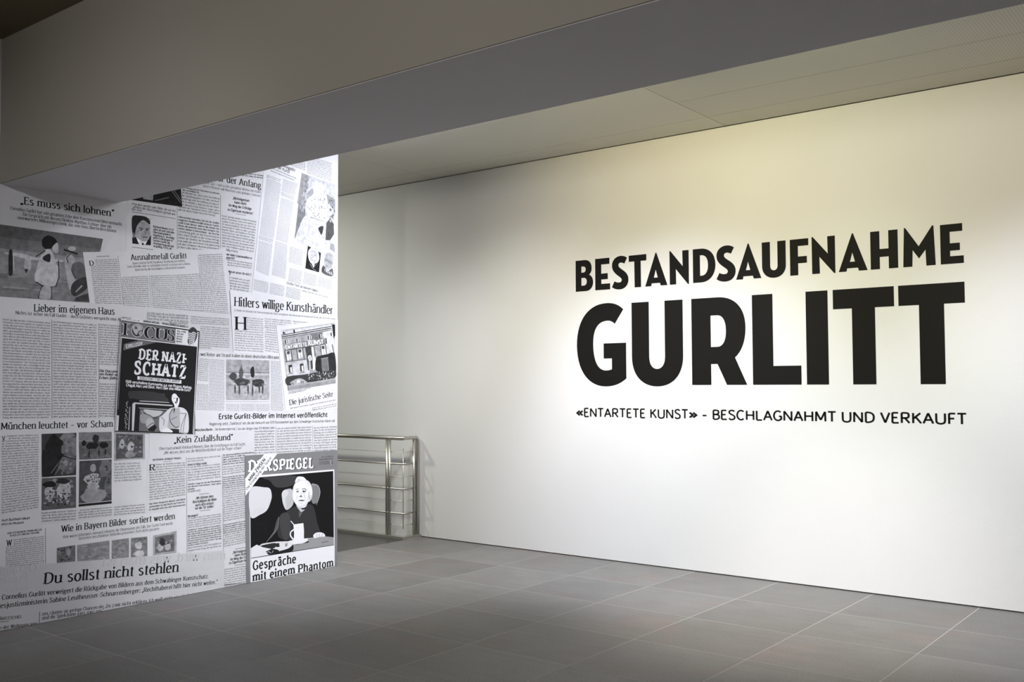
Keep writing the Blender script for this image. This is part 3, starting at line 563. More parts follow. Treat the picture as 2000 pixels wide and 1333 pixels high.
class Pic:
    """a printed picture drawn with flat ink shapes; points in the pixels of a magnified detail (ox, oy, scale)"""
    def __init__(s, clip, quad, tone, t=(0, 0, 1), name='picture', label=None):
        s.c = clip; s.a = Acc(); s.t = t; s.k = 0; s.name = name; s.label = label; s.q = [W(p) for p in quad]; s.tone = tone
        s.a.add(s.q, [(0, 1, 2, 3)], tone, 0)
    def _m(s, x, y): return W((s.t[0]+x*s.t[2], s.t[1]+y*s.t[2]))
    def poly(s, tone, *xy):
        s.k += 1; P = [s._m(xy[i], xy[i+1]) for i in range(0, len(xy), 2)]; s.a.add(P, [tuple(range(len(P)))], tone, s.k*2e-5); return s
    def smooth(s, tone, *xy):
        pts = list(zip(xy[::2], xy[1::2])); pts = catmull([pts[-1]]+pts+pts[:2], 5)[5:-5-1+1]
        return s.poly(tone, *[v for p in pts for v in p])
    def ell(s, tone, cx, cy, rx, ry, rot=0, n=18):
        c, q = math.cos(math.radians(rot)), math.sin(math.radians(rot))
        return s.poly(tone, *[v for i in range(n) for v in (cx+rx*math.cos(2*math.pi*i/n)*c-ry*math.sin(2*math.pi*i/n)*q, cy+rx*math.cos(2*math.pi*i/n)*q+ry*math.sin(2*math.pi*i/n)*c)])
    def line(s, tone, wd, *xy):
        s.k += 1; P = [s._m(xy[i], xy[i+1]) for i in range(0, len(xy), 2)]; V = []; Fc = []; h = wd*s.t[2]*.00185
        ribbon([tuple(p) for p in P], h, h, False, V, Fc); s.a.add(V, Fc, tone, s.k*2e-5); return s
    def curve(s, tone, wd, *xy): return s.line(tone, wd, *[v for p in catmull(list(zip(xy[::2], xy[1::2])), 5) for v in p])
    def uv(s, u, v): TL, TR, BR, BL = s.q; return (TL*(1-u)+TR*u)*(1-v)+(BL*(1-u)+BR*u)*v
    def band(s, tone, v0, v1, u0=0, u1=1):
        s.k += 1; s.a.add([s.uv(u0, v0), s.uv(u1, v0), s.uv(u1, v1), s.uv(u0, v1)], [(0, 1, 2, 3)], tone, s.k*2e-5); return s
    def blob(s, tone, u, v, ru, rv, n=12, jit=.18):
        s.k += 1; P = []
        for i in range(n):
            r = 1+random.uniform(-jit, jit); P.append(s.uv(min(max(u+ru*r*math.cos(2*math.pi*i/n), 0), 1), min(max(v+rv*r*math.sin(2*math.pi*i/n), 0), 1)))
        s.a.add(P, [tuple(range(n))], tone, s.k*2e-5); return s
    def mottle(s, n, t0, t1, size=.06, u0=0, u1=1, v0=0, v1=1):
        for i in range(n): s.blob(random.uniform(t0, t1), random.uniform(u0+size, u1-size), random.uniform(v0+size, v1-size), size*random.uniform(.4, 1), size*random.uniform(.3, .8), 7, .3)
        return s
    def text(s, txt, x0, y0, x1, y1, cap, style, tone):
        s.k += 1; A, B = s._m(x0, y0), s._m(x1, y1); c = (s._m(x0, y0-cap)-A)[1]
        if abs(y1-y0) > abs(x1-x0)*.6: c = cap*s.t[2]*.00355
        a = Acc(); put_line(a, txt, A, B, perp(B-A), c, style, True, tone)
        for v in a.V: pass
        k = s.a.n; s.a.V += a.V; s.a.F += [tuple(i+k for i in f) for f in a.F]; s.a.T += a.T; s.a.D += [d+s.k*2e-5 for d in a.D]; s.a.n += a.n; return s
    def done(s, mat=None):
        kw = {'label': s.label} if s.label else {}
        s.a.build(s.name, mat or PHOTO, s.c.dep+.0004, s.c.o, **kw)
PT = .66
# base sheet behind everything
c = Clip([(-150, 330), (250, 398), (640, 260), (670, 300), (670, 1120), (-150, 1290)], PT*.96, 'pale backing sheet behind the other clippings')
c.done()
# interview page, top middle
c = Clip([(246, 370), (530, 270), (530, 600), (246, 600)], PT, 'clipping with a small portrait and quoted lines beneath the beam')
t = c.txt; h = c.hd
head(t, 'vergraben wurden oder Bilder, die von Ver-', 257, 400, 344, 415, 4.6, 'body'); head(t, 'wandten des Beschuldigten gemalt wor-', 257, 405.5, 344, 421.5, 4.6, 'body'); head(t, 'den sind.', 257, 410.5, 276, 414, 4.6, 'body')
rule(t, 257, 414, 343, 427.5); rule(t, 257.5, 483, 299, 488)
for i, s_ in enumerate(('Reinhard Nemetz ist 61', 'Jahre alt und Leitender', 'Oberstaatsanwalt in', 'Augsburg. Er verteidigt', 'seine Ermittlungen in', 'Sachen Gurlitt als', 'verantwortungsvoll und', 'sorgfältig. FOTO: AP')):
    f_ = len(s_)/23; head(t, s_, 299, 444.5+i*5.4, 299+41*f_, 444.5+i*5.4+7*f_, 3.9, 'bodyb')
col(t, Q(356, 364, 428, 376.5, 428, 385.5, 356, 373.5), 2, 'bodyb', last=.45)
col(t, Q(356, 373.5, 428, 385.5, 428, 415, 352, 402), 5); col(t, Q(348, 401, 428, 415, 428, 425, 348, 412.5), 2, last=.9)
col(t, Q(348, 421, 428, 434, 428, 461.5, 348, 449), 5, 'bodyb'); col(t, Q(348, 449, 428, 461.5, 428, 495, 348, 486), 6)
rule(t, 345.6, 405, 345.8, 487, .8); rule(t, 430, 381, 430.3, 486, .8)
for s_, x0, x1, y in (('„Nichteigentum', 454.5, 486, 389.5), ('kann nicht', 458, 480.5, 397.5), ('im Weg der Erbfolge', 447, 490.5, 403.5), ('zu Eigentum mutieren.“', 444, 494.5, 411.5)): head(t, s_, x0, y, x1, y+(x1-x0)*.165, 5, 'bodyb')
rule(t, 459, 417.5, 480, 421)
col(t, Q(433, 419, 501, 431, 495, 494, 433, 483), 12); head(t, 'fällig erfasst.', 441, 490, 464, 494, 4.2, 'body')
head(t, 'wie vielen Staatsanwälten er-', 442, 499, 493, 507, 4.3, 'bodyb'); head(t, 'geprüft?', 442, 505, 458, 507.5, 4.3, 'bodyb'); col(t, Q(443, 505.5, 492, 513, 491, 526, 444, 520), 3)
head(t, 'Warum setzen Sie nicht 2', 446, 532.5, 490, 539, 4.3, 'bodyb'); head(t, '?', 447, 537.5, 449, 538, 4.3, 'bodyb'); col(t, Q(447, 539.5, 488, 546.5, 486, 572, 449, 566.5), 5)
head(h, 'nur der Anfang', 417, 352, 508.5, 368.5, 12.6)
head(t, 'zu ihrer Zeit – und zu den geraubten Werken des Kultu', 392, 358, 508, 377.5, 4.6, 'light'); head(t, 'Ulrich Pfisterer will München zum globalen Zentrum', 396, 365.5, 508, 385, 4.6, 'light')
col(t, Q(466, 335, 513, 341, 513, 350, 466, 344), 2, 'bodyb')
c.done()
p = Pic(c, Q(250, 385, 352, 356, 355.3, 404.5, 250, 390), .02, name='picture'); p.line(.3, 1, 338, 370, 353, 392).line(.3, 1, 334, 372, 352, 396).poly(.32, 280, 372, 300, 370, 298, 392, 279, 389).line(.12, 2, 303, 392, 330, 386); p.done()
T = (0, 340, .21)
p = Pic(c, Q(257, 421, 294, 427, 293.6, 479.7, 258, 476.5), .55, T, label='small head and shoulders portrait of an older man')
p.poly(.02, 1228, 590, 1262, 585, 1300, 655, 1228, 648).poly(.02, 1340, 650, 1402, 570, 1400, 664, 1340, 660).poly(.8, 1262, 585, 1300, 570, 1380, 600, 1350, 658, 1290, 655)
p.smooth(.38, 1238, 440, 1270, 410, 1330, 415, 1385, 450, 1392, 520, 1385, 600, 1350, 630, 1305, 620, 1262, 580, 1240, 510).smooth(.03, 1228, 400, 1290, 388, 1360, 402, 1392, 440, 1388, 470, 1330, 430, 1280, 470, 1258, 530, 1250, 580, 1228, 540)
p.line(.05, 9, 1290, 500, 1330, 512).line(.05, 9, 1350, 512, 1385, 512).ell(.04, 1312, 522, 9, 6).ell(.04, 1364, 524, 9, 6).line(.12, 6, 1345, 530, 1352, 565).line(.05, 8, 1322, 590, 1372, 588).smooth(.2, 1238, 545, 1252, 560, 1250, 600, 1236, 580).poly(.02, 1318, 640, 1340, 650, 1330, 663, 1315, 658); p.done()
# "Es muss sich lohnen"
c = Clip([(-140, 322), (262, 400.5), (200, 492), (174, 592), (-140, 580)], PT*.93, 'clipping with a beach painting under a quoted headline')
t = c.txt; h = c.hd
head(h, '„Es muss sich lohnen“', 40.5, 398.5, 221, 423.5, 14.3)
head(t, 'Cornelius Gurlitt hat sein gesamtes Erbe dem Kunstmuseum Bern vermacht.', 20, 409.5, 237.5, 441, 6.2, 'serif'); head(t, 'Ein Gespräch mit dessen Direktor Matthias Frehner über ein', 44.5, 421.5, 216.5, 446, 6.2, 'serif'); head(t, 'unerwartetes Millionengeschenk, das sein Haus überfordern könnte', 34, 428, 226.5, 454.5, 6.2, 'serif')
c.done()
p = Pic(c, Q(-90, 426, 200.5, 467, 174.5, 592, -90, 574), .22, T, label='grey beach painting with pale blurred bathers')
p.band(.13, 0, .17).band(.17, .17, .33).band(.27, .33, .42).band(.25, .42, .72).band(.2, .72, 1)
for i in range(26): p.blob(random.uniform(.14, .3), random.uniform(.05, .9), random.uniform(.25, .95), random.uniform(.04, .12), random.uniform(.01, .03), 8)
p.smooth(.5, 60, 730, 200, 740, 320, 775, 560, 800, 560, 820, 300, 800, 60, 745)
p.smooth(.03, 80, 725, 112, 722, 115, 900, 108, 940, 78, 930).line(.55, 8, 118, 740, 128, 900).smooth(.42, 240, 760, 275, 775, 285, 880, 240, 895, 218, 860).poly(.04, 222, 885, 262, 885, 240, 928)
p.smooth(.5, 430, 700, 480, 720, 520, 830, 545, 900, 530, 1020, 460, 1045, 330, 1005, 330, 900, 380, 760).smooth(.02, 395, 600, 455, 572, 520, 615, 520, 670, 430, 700, 388, 660).smooth(.42, 480, 690, 530, 640, 540, 720, 510, 740).smooth(.03, 400, 770, 460, 745, 460, 820, 400, 800)
p.line(.03, 9, 330, 1005, 400, 1045).line(.03, 9, 540, 800, 545, 960, 515, 1050).line(.05, 8, 385, 1045, 350, 1160).line(.05, 8, 475, 1045, 478, 1165).smooth(.4, 395, 1050, 465, 1050, 460, 1160, 365, 1150).line(.05, 10, 330, 770, 420, 715).smooth(.38, 600, 780, 680, 770, 700, 1000, 650, 1080, 620, 980)
p.line(.03, 16, 590, 705, 720, 745).ell(.42, 665, 695, 35, 22).line(.04, 8, 655, 740, 615, 780, 630, 830).smooth(.12, 680, 830, 760, 830, 800, 940, 760, 1000, 690, 960, 660, 900).smooth(.05, 680, 1010, 790, 960, 815, 1050, 700, 1140, 655, 1090).line(.3, 14, 700, 1100, 760, 1040).line(.04, 8, 660, 890, 700, 980); p.poly(.06, 700, 1150, 815, 1110, 826, 1190, 690, 1185); p.done()
# page "Regeln der Kunst", tilted, top right
c = Clip([(522, 262), (675, 262), (675, 640), (652, 600), (491, 573)], PT*1.1, 'bright tilted page with a painting and two portraits')
t = c.txt; h = c.hd
head(h, 'in Regeln', 545, 324, 574.5, 335.5, 6, 'sans'); head(h, 'der Kunst', 541.5, 329.5, 564.5, 339, 6, 'sans')
head(t, 'Die Kunstmuseen und ihre Partner arbeiten an einem neuen', 531, 330, 577.5, 350, 2.4, 'sans', False); head(t, 'gemeinsamen Umgang mit dem Erbe der Sammlung', 528, 334.5, 573, 353, 2.4, 'sans', False)
col(t, Q(563, 298, 596, 311, 595, 334, 562, 322), 7, tone=.04); col(t, Q(599, 304, 647, 318, 646.5, 355, 599, 339), 11, tone=.05)
col(t, Q(521, 341, 549, 350, 546, 356, 520, 347), 2)
col(t, Q(520, 348, 548.5, 358, 534, 467, 506, 458), 52, dash=True); col(t, Q(505, 459, 533, 467.5, 532, 476, 504, 467), 3); col(t, Q(504.5, 470, 532, 477, 524, 540, 499, 529), 30, dash=True)
col(t, Q(552.5, 349, 581, 359, 575, 383, 549, 373), 12, dash=True); col(t, Q(549, 374.5, 574, 384.5, 573, 392, 548, 382), 3); col(t, Q(548, 386, 573, 394, 561, 476, 538, 468), 40, dash=True); col(t, Q(537, 470, 561, 478, 557, 546, 530, 537), 32, dash=True)
col(t, Q(566, 481, 592, 489, 589, 520, 563, 512), 13, dash=True); col(t, Q(565, 523, 590, 530, 587, 556, 562, 549), 11, dash=True); col(t, Q(594, 531, 619, 539, 616, 560, 591, 554), 9, dash=True); col(t, Q(622, 540, 648, 548, 646, 566, 619, 559), 8, dash=True)
for i in range(3): x = 496+i*31.5; y = 545+i*7; col(t, Q(x, y, x+28, y+6.5, x+26, y+28, x-2, y+22), 9, dash=True)
head(h, 'Großer Fisch an kleinem Haken', 559.5, 555, 619.5, 571, 4.8, 'sans')
col(t, Q(590, 566, 640, 579, 640, 583, 590, 570), 1); c.done()
T = (560, 270, .15)
p = Pic(c, Q(588.5, 338, 654, 361, 654, 492.5, 574, 466), .50, T, label='pale painting with a dark curtain band at its left')
p.poly(.30, 190, 455, 275, 487, 240, 700, 225, 860, 130, 850).poly(.18, 150, 850, 240, 860, 235, 1010, 228, 1150, 100, 1300).mottle(60, .2, .42, .035, .0, .26, .0, .6)
p.smooth(.33, 260, 720, 330, 655, 380, 690, 300, 800, 262, 790).poly(.26, 510, 730, 625, 800, 625, 1000, 575, 900, 530, 820).poly(.08, 510, 1110, 560, 1040, 605, 1120, 610, 1250, 560, 1330, 500, 1330).poly(.28, 560, 1370, 612, 1388, 625, 1500, 560, 1440)
p.smooth(.60, 330, 560, 460, 600, 470, 700, 520, 830, 560, 1000, 480, 1090, 300, 1040, 235, 930, 260, 800, 340, 720).smooth(.54, 240, 1010, 420, 1080, 470, 1300, 480, 1500, 300, 1420, 120, 1310, 150, 1180)
for i in range(26): p.ell(.1, random.uniform(300, 500), random.uniform(780, 1040), 7, 7, n=6)
p.line(.1, 6, 240, 880, 320, 950).line(.1, 6, 300, 1030, 400, 1060, 480, 1085).line(.1, 6, 500, 830, 550, 960).smooth(.05, 405, 1170, 470, 1150, 450, 1260, 425, 1230).mottle(30, .1, .5, .03, .75, 1, .2, .6); p.done()
T = (560, 400, .12)
p = Pic(c, Q(600.8, 477.4, 627, 485.8, 622.4, 532.6, 595.4, 524.6), .02, T, label='portrait of a hooded white-haired person on black')
p.smooth(.68, 345, 760, 400, 700, 470, 720, 515, 800, 520, 900, 480, 950, 400, 960, 350, 880).smooth(.50, 375, 760, 430, 735, 485, 780, 490, 870, 450, 960, 420, 980, 385, 920, 368, 840).line(.15, 7, 380, 822, 412, 828).line(.15, 7, 445, 828, 478, 832).line(.3, 5, 425, 830, 425, 870).line(.1, 7, 400, 905, 450, 912).poly(.7, 400, 960, 450, 975, 430, 1030).line(.4, 8, 370, 960, 425, 1050, 470, 1075).line(.3, 6, 490, 950, 430, 1030); p.done()
p = Pic(c, Q(632, 492, 652, 497, 650, 541, 625.4, 533), .62, T, label='portrait of a bald man in dark glasses')
p.smooth(.36, 612, 860, 625, 800, 690, 780, 745, 830, 750, 920, 720, 1020, 650, 1060, 605, 990, 598, 920).line(.04, 10, 615, 885, 660, 920, 690, 935, 740, 955).ell(.25, 640, 905, 24, 17, 25).ell(.25, 705, 945, 24, 17, 20).line(.1, 7, 630, 990, 680, 1020).smooth(.1, 590, 990, 660, 1080, 735, 1040, 745, 1160, 640, 1150, 560, 1090)
for i in range(16): p.line(random.choice((.6, .8, .02)), 9, 570+i*11, 1040+i*5+random.uniform(-30, 30), 585+i*11, 1075+i*5+random.uniform(-20, 20))
p.done()
# Ausnahmefall
c = Clip(Q(161, 493, 438.6, 487, 447, 612.5, 174.5, 592), PT*1.0, 'trapezoid clipping of five columns under a centred headline')
t = c.txt; h = c.hd
head(h, 'Ausnahmefall Gurlitt', 255.8, 508.5, 363.5, 505.2, 11)
for s_, a in (('Bayern möchte bei NS-Raubkunst Verjährung ausschließen.', (259, 517, 361, 511.5)), ('Doch sinnvoller wäre es, vorhandene Gesetze zu nutzen und zu klären,', (248.5, 523.5, 370.5, 517.5)), ('damit künftig alle Geschädigten zu ihrem Recht kommen.', (263, 529.5, 361, 524.5))): head(t, s_, *a, 4.5, 'light')
head(t, 'VON IRA MAZZONI', 188, 503, 212, 502, 2.4, 'body', False); head(h, 'D', 175.5, 519, 182, 518.5, 9)
col(t, Q(175, 507, 228, 505, 238, 595.5, 185, 593.5), 23, inset=(3, .18)); rule(t, 229.5, 500, 240.5, 597, .6)
col(t, Q(236.5, 541, 288, 538, 292.3, 601, 240.5, 598), 16); rule(t, 290.5, 538, 295, 601, .6)
col(t, Q(293, 538, 340, 536, 345.5, 606, 297.3, 602), 18); rule(t, 341.7, 537, 346.8, 606, .6)
col(t, Q(343.5, 536.5, 390, 533, 397, 609, 348.6, 606), 19); rule(t, 385.5, 498, 397.6, 608, .6)
col(t, Q(387.5, 497, 432.5, 495, 446, 612, 399.3, 608), 29); c.done()
# Lieber im eigenen Haus
c = Clip([(-140, 570), (174, 592), (300, 601), (450, 614), (455, 700), (240, 850), (-140, 850)], PT*.93, 'clipping of three dense columns beside the dark magazine cover')
t = c.txt; h = c.hd
head(h, 'Lieber im eigenen Haus', 66.8, 608.6, 222, 615, 13.8)
head(t, 'Nichts ist sicher im Fall Gurlitt – doch Grütters verspricht eine Ausstellung', 30, 614, 262, 629.2, 6.2, 'serif')
col(t, Q(5, 621.5, 97.3, 629, 97.3, 818, 4.6, 819), 36, last=.98); rule(t, 100.3, 625, 100.8, 818, .9); col(t, Q(103, 626.5, 188, 633, 188, 816.5, 103, 817), 36); rule(t, 192, 632, 192.2, 817, .9)
col(t, Q(193.8, 632, 275, 639, 262, 716, 193.8, 714), 17); head(t, 'Die Documenta wird', 193.8, 727, 252, 729.5, 4.9, 'bodyb'); head(t, 'ein Relief von den', 193.8, 733.5, 245, 735.5, 4.9, 'bodyb'); head(t, 'Erben jüdischer', 193.8, 740.5, 240, 742, 4.9, 'bodyb'); col(t, Q(193.8, 748, 262, 750, 250, 817, 193.8, 815), 14)
for k in range(5): x = -93; 
col(t, Q(-88, 614, -4, 620.5, -4, 820, -88, 821), 37)
head(t, 'Seit 2004 amtiert die aus Aachen stammende Isa-', 286, 614, 367, 619.5, 4.4, 'light'); head(t, 'bel Pfeiffer-Poensgen als Generalsekretärin der', 286, 619, 367, 624.5, 4.4, 'light'); head(t, 'Kulturstiftung der Länder, die für die deutschen', 286, 624.5, 367, 630.5, 4.4, 'light'); head(t, 'Museen und Kunst', 330, 632.5, 366, 634.5, 4.4, 'light')
col(t, Q(371.5, 616.5, 446.5, 622, 447, 637, 371.5, 633), 4, 'light'); col(t, Q(391, 636, 447, 640, 447, 685, 388, 681), 11, 'light', last=.4); c.done()
# Hitlers willige Kunsthändler
c = Clip([(448, 566), (658, 600), (662, 700), (548, 697), (455, 690)], PT*1.08, 'clipping with a large condensed headline and a tall initial')
t = c.txt; h = c.hd
head(h, 'Hitlers willige Kunsthändler', 457.8, 598, 649, 614, 17.5, 'cond')
head(t, 'Es bleibt ein Skandal: Der Devisenhandel der Nazis ermöglichte den Kunstraub im Ausland auf Kosten der besetzten Länder', 457, 608, 654, 625, 3.7, 'light', False)
head(h, 'H', 461, 644.5, 477.5, 645, 25.5, 'cond'); col(t, Q(481, 619, 513, 622, 513, 648, 481, 645), 6, 'light'); col(t, Q(457, 644, 513, 648, 513.3, 689.5, 457.3, 686), 9, 'light')
col(t, Q(516.3, 621, 568, 625.5, 568, 642, 516.3, 638), 4, 'light'); col(t, Q(516.3, 637.5, 537, 639, 542.5, 691, 517, 687), 11, 'light'); col(t, Q(572, 626, 612, 629.5, 610, 638, 572, 634.5), 2, 'light', last=.6); c.done()
# Zwei Reiter am Strand
c = Clip([(380, 684), (545, 694), (558, 808), (378, 808)], PT*1.02, 'clipping with a framed beach painting between fine columns')
t = c.txt; h = c.hd
head(h, 'zwei Reiter am Strand traben in einen deutschen Albtraum', 388.7, 695.4, 543, 701.5, 6.4)
col(t, Q(388, 699, 406, 701, 405, 746, 384, 744), 12, 'light'); col(t, Q(384, 749.5, 406, 751, 406.5, 802, 382, 801.5), 20, dash=True); col(t, Q(409.5, 701, 437, 703, 437, 802.5, 408.5, 802), 38, dash=True); rule(t, 407.5, 701, 407.5, 802, .5)
for x in (440.2, 470.2, 499.5): col(t, Q(x, 788.5, x+26, 788.8, x+26, 803.5, x, 803), 6, dash=True)
rule(t, 440, 785, 525, 785.5, .5); rule(t, 468.4, 788, 468.4, 803, .5); rule(t, 497.8, 788, 497.8, 803, .5); col(t, Q(527.5, 704, 545, 706, 553, 803, 527.5, 802), 38, dash=True); c.done()
p = Pic(c, Q(440, 702.4, 524.8, 704.5, 524.8, 782, 440, 782), .42, name='picture', label='grey painting of a wide beach with dark shapes')
p.band(.36, 0, .3).band(.22, .3, .33).band(.5, .33, .38).band(.34, .38, .46).band(.40, .46, 1); p.mottle(70, .3, .52, .05, 0, 1, .33, 1).mottle(20, .3, .42, .06, 0, 1, 0, .28)
p.blob(.06, .36, .55, .17, .10).blob(.05, .74, .56, .14, .10).blob(.07, .16, .42, .09, .1).blob(.1, .34, .34, .045, .16).blob(.03, .6, .3, .05, .14)
for u, v in ((.2, .78), (.3, .8), (.5, .8), (.6, .82), (.76, .76), (.84, .78)): p.blob(.07, u, v-.06, .018, .13, 8)
p.mottle(12, .04, .16, .05, .15, .9, .5, .66); p.done()
# Erste Bilder im Internet
c = Clip([(380, 806), (556, 802), (662, 797), (662, 900), (380, 880)], PT*.98, 'clipping with a bold sans-serif headline above the grey cover')
t = c.txt; h = c.hd
head(h, 'Erste Gurlitt-Bilder im Internet veröffentlicht', 426.7, 819, 637.5, 814.8, 9.6, 'sansb')
head(t, 'Regierung setzt „Taskforce“ ein, die die Herkunft von 970 Kunstwerken aus dem Schwabinger Kunstschatz klären soll', 408, 831.3, 652, 824.5, 5.2, 'sans')
head(t, 'München/Berlin', 380, 842.8, 413, 841.6, 4.6, 'bodyb'); head(t, '– Die Bundesregierung', 415.5, 841.5, 457.5, 839.8, 4.6, 'body'); head(t, 'Von den übrigen etwa 970 Werken seien', 463, 840.5, 534.6, 838, 4.6, 'body'); rule(t, 460.3, 835, 460.3, 842, .6)
col(t, Q(496, 841, 534.6, 839.5, 534.6, 886, 496, 888), 9); rule(t, 537.3, 833, 537.3, 886, .7); col(t, Q(539.5, 835, 606.6, 832, 606.6, 882.5, 539.5, 886), 10); rule(t, 609.2, 832, 609.2, 883, .7); col(t, Q(611.5, 834, 656, 831, 656, 881, 611.5, 883), 10); c.done()
# photo and "Die juristische Seite"
c = Clip(Q(538, 637, 665, 625, 665, 798, 556.5, 803), PT*1.1, 'tilted clipping with an old street photograph')
t = c.txt; h = c.hd
head(h, 'Die juristische Seite', 565, 792, 648.5, 774.5, 10.5, 'cond')
head(t, 'Vor dem Museum: Ausstellung der verfemten Kunst', 562, 767.5, 604.5, 759.5, 2.4, 'body', False); head(t, 'in der Hauptstadt, die Menge staut sich', 562, 770.3, 596, 763.5, 2.4, 'body', False); head(t, 'Nicht immer ist entscheidend, zu glauben: Der Fachmann hat im Fall das Wort', 566, 799.5, 654, 783, 3.2, 'light', False); col(t, Q(608, 796, 656, 787, 656, 795, 609, 803), 2)
c.done()
T = (530, 620, .075)
p = Pic(c, Q(546.8, 645.8, 651.5, 631, 653.9, 747.7, 560.8, 763.4), .36, T, label='old photograph of a museum front with banners and a crowd')
p.poly(.62, 225, 345, 1530, 190, 1540, 235, 240, 470).line(.3, 6, 230, 345, 1540, 215).poly(.03, 545, 330, 585, 320, 600, 400, 560, 405).line(.06, 10, 830, 290, 835, 360).poly(.05, 265, 400, 290, 370, 345, 430, 300, 450)
p.line(.02, 22, 240, 470, 1540, 240).line(.85, 14, 240, 490, 1540, 262).line(.02, 20, 245, 515, 1540, 288).line(.6, 10, 250, 540, 1545, 315).line(.06, 14, 255, 555, 1550, 335)
p.poly(.17, 1000, 440, 1300, 395, 1310, 620, 1010, 600).poly(.62, 1310, 400, 1550, 340, 1640, 900, 1420, 960, 1400, 700)
for x, y in ((335, 600), (630, 555), (925, 490), (1225, 450), (1520, 400)):
    p.poly(.03, x, y, x+25, y-3, x+35, y+90, x+10, y+95).poly(.88, x+30, y-3, x+52, y-6, x+62, y+88, x+38, y+92).poly(.03, x+58, y-6, x+72, y-9, x+82, y+80, x+64, y+85).poly(.85, x+76, y-8, x+92, y-10, x+102, y+78, x+84, y+82)
p.poly(.2, 345, 760, 520, 680, 760, 640, 1370, 555, 1380, 690, 1150, 730, 320, 870)
p.text('ENTARTETE', 362, 835, 905, 745, 88, 'sansb', .92).text('KUNST', 955, 738, 1335, 690, 105, 'sansb', .92)
p.line(.85, 10, 515, 700, 640, 690, 770, 650).line(.85, 12, 930, 620, 1130, 595).line(.02, 16, 320, 878, 1380, 695).poly(.02, 1385, 545, 1410, 540, 1425, 690, 1395, 695)
p.poly(.55, 340, 1220, 900, 1130, 1000, 1500, 1050, 1800, 420, 1560, 370, 1500)
for x, y in ((365, 880), (665, 835), (1270, 745)):
    p.poly(.8, x, y, x+95, y-18, x+130, y+220, x+25, y+240).poly(.08, x+10, y+10, x+88, y-6, x+95, y+80, x+22, y+90).poly(.2, x+55, y+80, x+68, y+78, x+90, y+225, x+78, y+228)
for x0, y0, x1, y1 in ((320, 880, 380, 1160), (490, 860, 530, 1140), (630, 830, 675, 1110), (790, 800, 840, 1090), (1085, 760, 1130, 1010), (1245, 740, 1290, 980), (1385, 700, 1420, 950)): p.line(.03, 20, x0, y0, x1, y1)
p.line(.85, 12, 335, 1200, 900, 1115).line(.1, 14, 330, 1170, 900, 1090)
p.poly(.06, 860, 790, 1010, 765, 1030, 1000, 1060, 1330, 935, 1390, 905, 1100).poly(.4, 945, 1140, 990, 1130, 1010, 1370, 960, 1385).poly(.85, 1020, 775, 1070, 765, 1090, 1010, 1140, 1100, 1110, 1360, 1060, 1400, 1055, 1080)
p.ell(.85, 980, 1065, 52, 76, -8).line(.03, 13, 950, 1030, 1008, 1100).line(.03, 13, 1008, 1026, 950, 1104).line(.03, 12, 950, 1030, 972, 1008).line(.03, 12, 1008, 1100, 986, 1124).line(.03, 12, 1008, 1026, 1026, 1052).line(.03, 12, 950, 1104, 934, 1078)
p.smooth(.03, 1150, 1050, 1260, 1000, 1450, 960, 1560, 920, 1640, 1000, 1648, 1500, 1400, 1560, 1180, 1440, 1120, 1280).poly(.16, 1270, 1080, 1450, 1040, 1480, 1400, 1300, 1420).line(.4, 12, 1270, 1080, 1450, 1050).line(.35, 10, 1440, 1100, 1480, 1420)
p.poly(.02, 1555, 195, 1635, 190, 1640, 480, 1600, 560).line(.9, 10, 1545, 230, 1600, 600, 1640, 900).line(.02, 26, 1560, 700, 1610, 960)
for x, y in ((420, 1250), (715, 1215)): p.poly(.05, x, y, x+95, y-15, x+110, y+190, x+20, y+205).poly(.85, x+45, y+60, x+85, y+50, x+98, y+180, x+58, y+190).line(.05, 14, x-10, y+235, x+125, y+215)
p.smooth(.05, 380, 1560, 860, 1490, 1100, 1440, 1300, 1440, 1620, 1380, 1648, 1560, 1420, 1620, 1200, 1680, 900, 1700, 700, 1740, 400, 1780)
for i in range(60): p.ell(random.choice((.5, .7, .25)), random.uniform(900, 1630), 1490-(0)+random.uniform(-70, 130)-.1*900*0, random.uniform(6, 14), random.uniform(7, 20), n=6)
p.smooth(.4, 470, 1700, 620, 1610, 760, 1600, 900, 1690, 820, 1730, 520, 1760).ell(.02, 510, 1745, 34, 34).ell(.8, 510, 1745, 15, 17).ell(.02, 780, 1700, 34, 34).ell(.8, 780, 1700, 15, 17).poly(.8, 640, 1640, 700, 1632, 720, 1700, 640, 1710)
p.poly(.3, 402, 1785, 1648, 1590, 1650, 1710, 412, 1912).poly(.42, 402, 1785, 1648, 1590, 1648, 1620, 404, 1815).line(.2, 10, 500, 1860, 900, 1780, 1500, 1700); p.done()
# München leuchtet
c = Clip([(-140, 835), (-10, 820), (223, 820.5), (222, 848), (290, 848), (290, 1040), (-140, 1100)], PT*.94, 'clipping with five painting photographs set in a block')
t = c.txt; h = c.hd
head(h, 'München leuchtet – vor Scham', 1.7, 839.5, 217.5, 834, 13.2)
head(h, 'V', 3, 861.5, 8, 861.2, 9); col(t, Q(2, 850, 74, 848, 74, 993, 2, 1004.5), 31, inset=(2, .13)); head(t, 'Auch Buchheim bekam', 2, 1019, 56.5, 1014.2, 4.6, 'sansb'); head(t, 'einst ein Museum', 2, 1026.5, 44.5, 1022.8, 4.6, 'sansb')
col(t, Q(221.5, 904, 272, 902, 275, 939, 222, 942.5), 7, 'light'); col(t, Q(79.4, 1000, 147, 995, 147, 1016, 79.4, 1021), 4); col(t, Q(152, 995, 217, 988.5, 217, 1008, 152, 1014), 4); col(t, Q(221.5, 989, 281.5, 983, 281.5, 1003, 221.5, 1008), 4)
col(t, Q(-88, 853, -4, 850.5, -4, 1005, -88, 1015), 31); c.done()
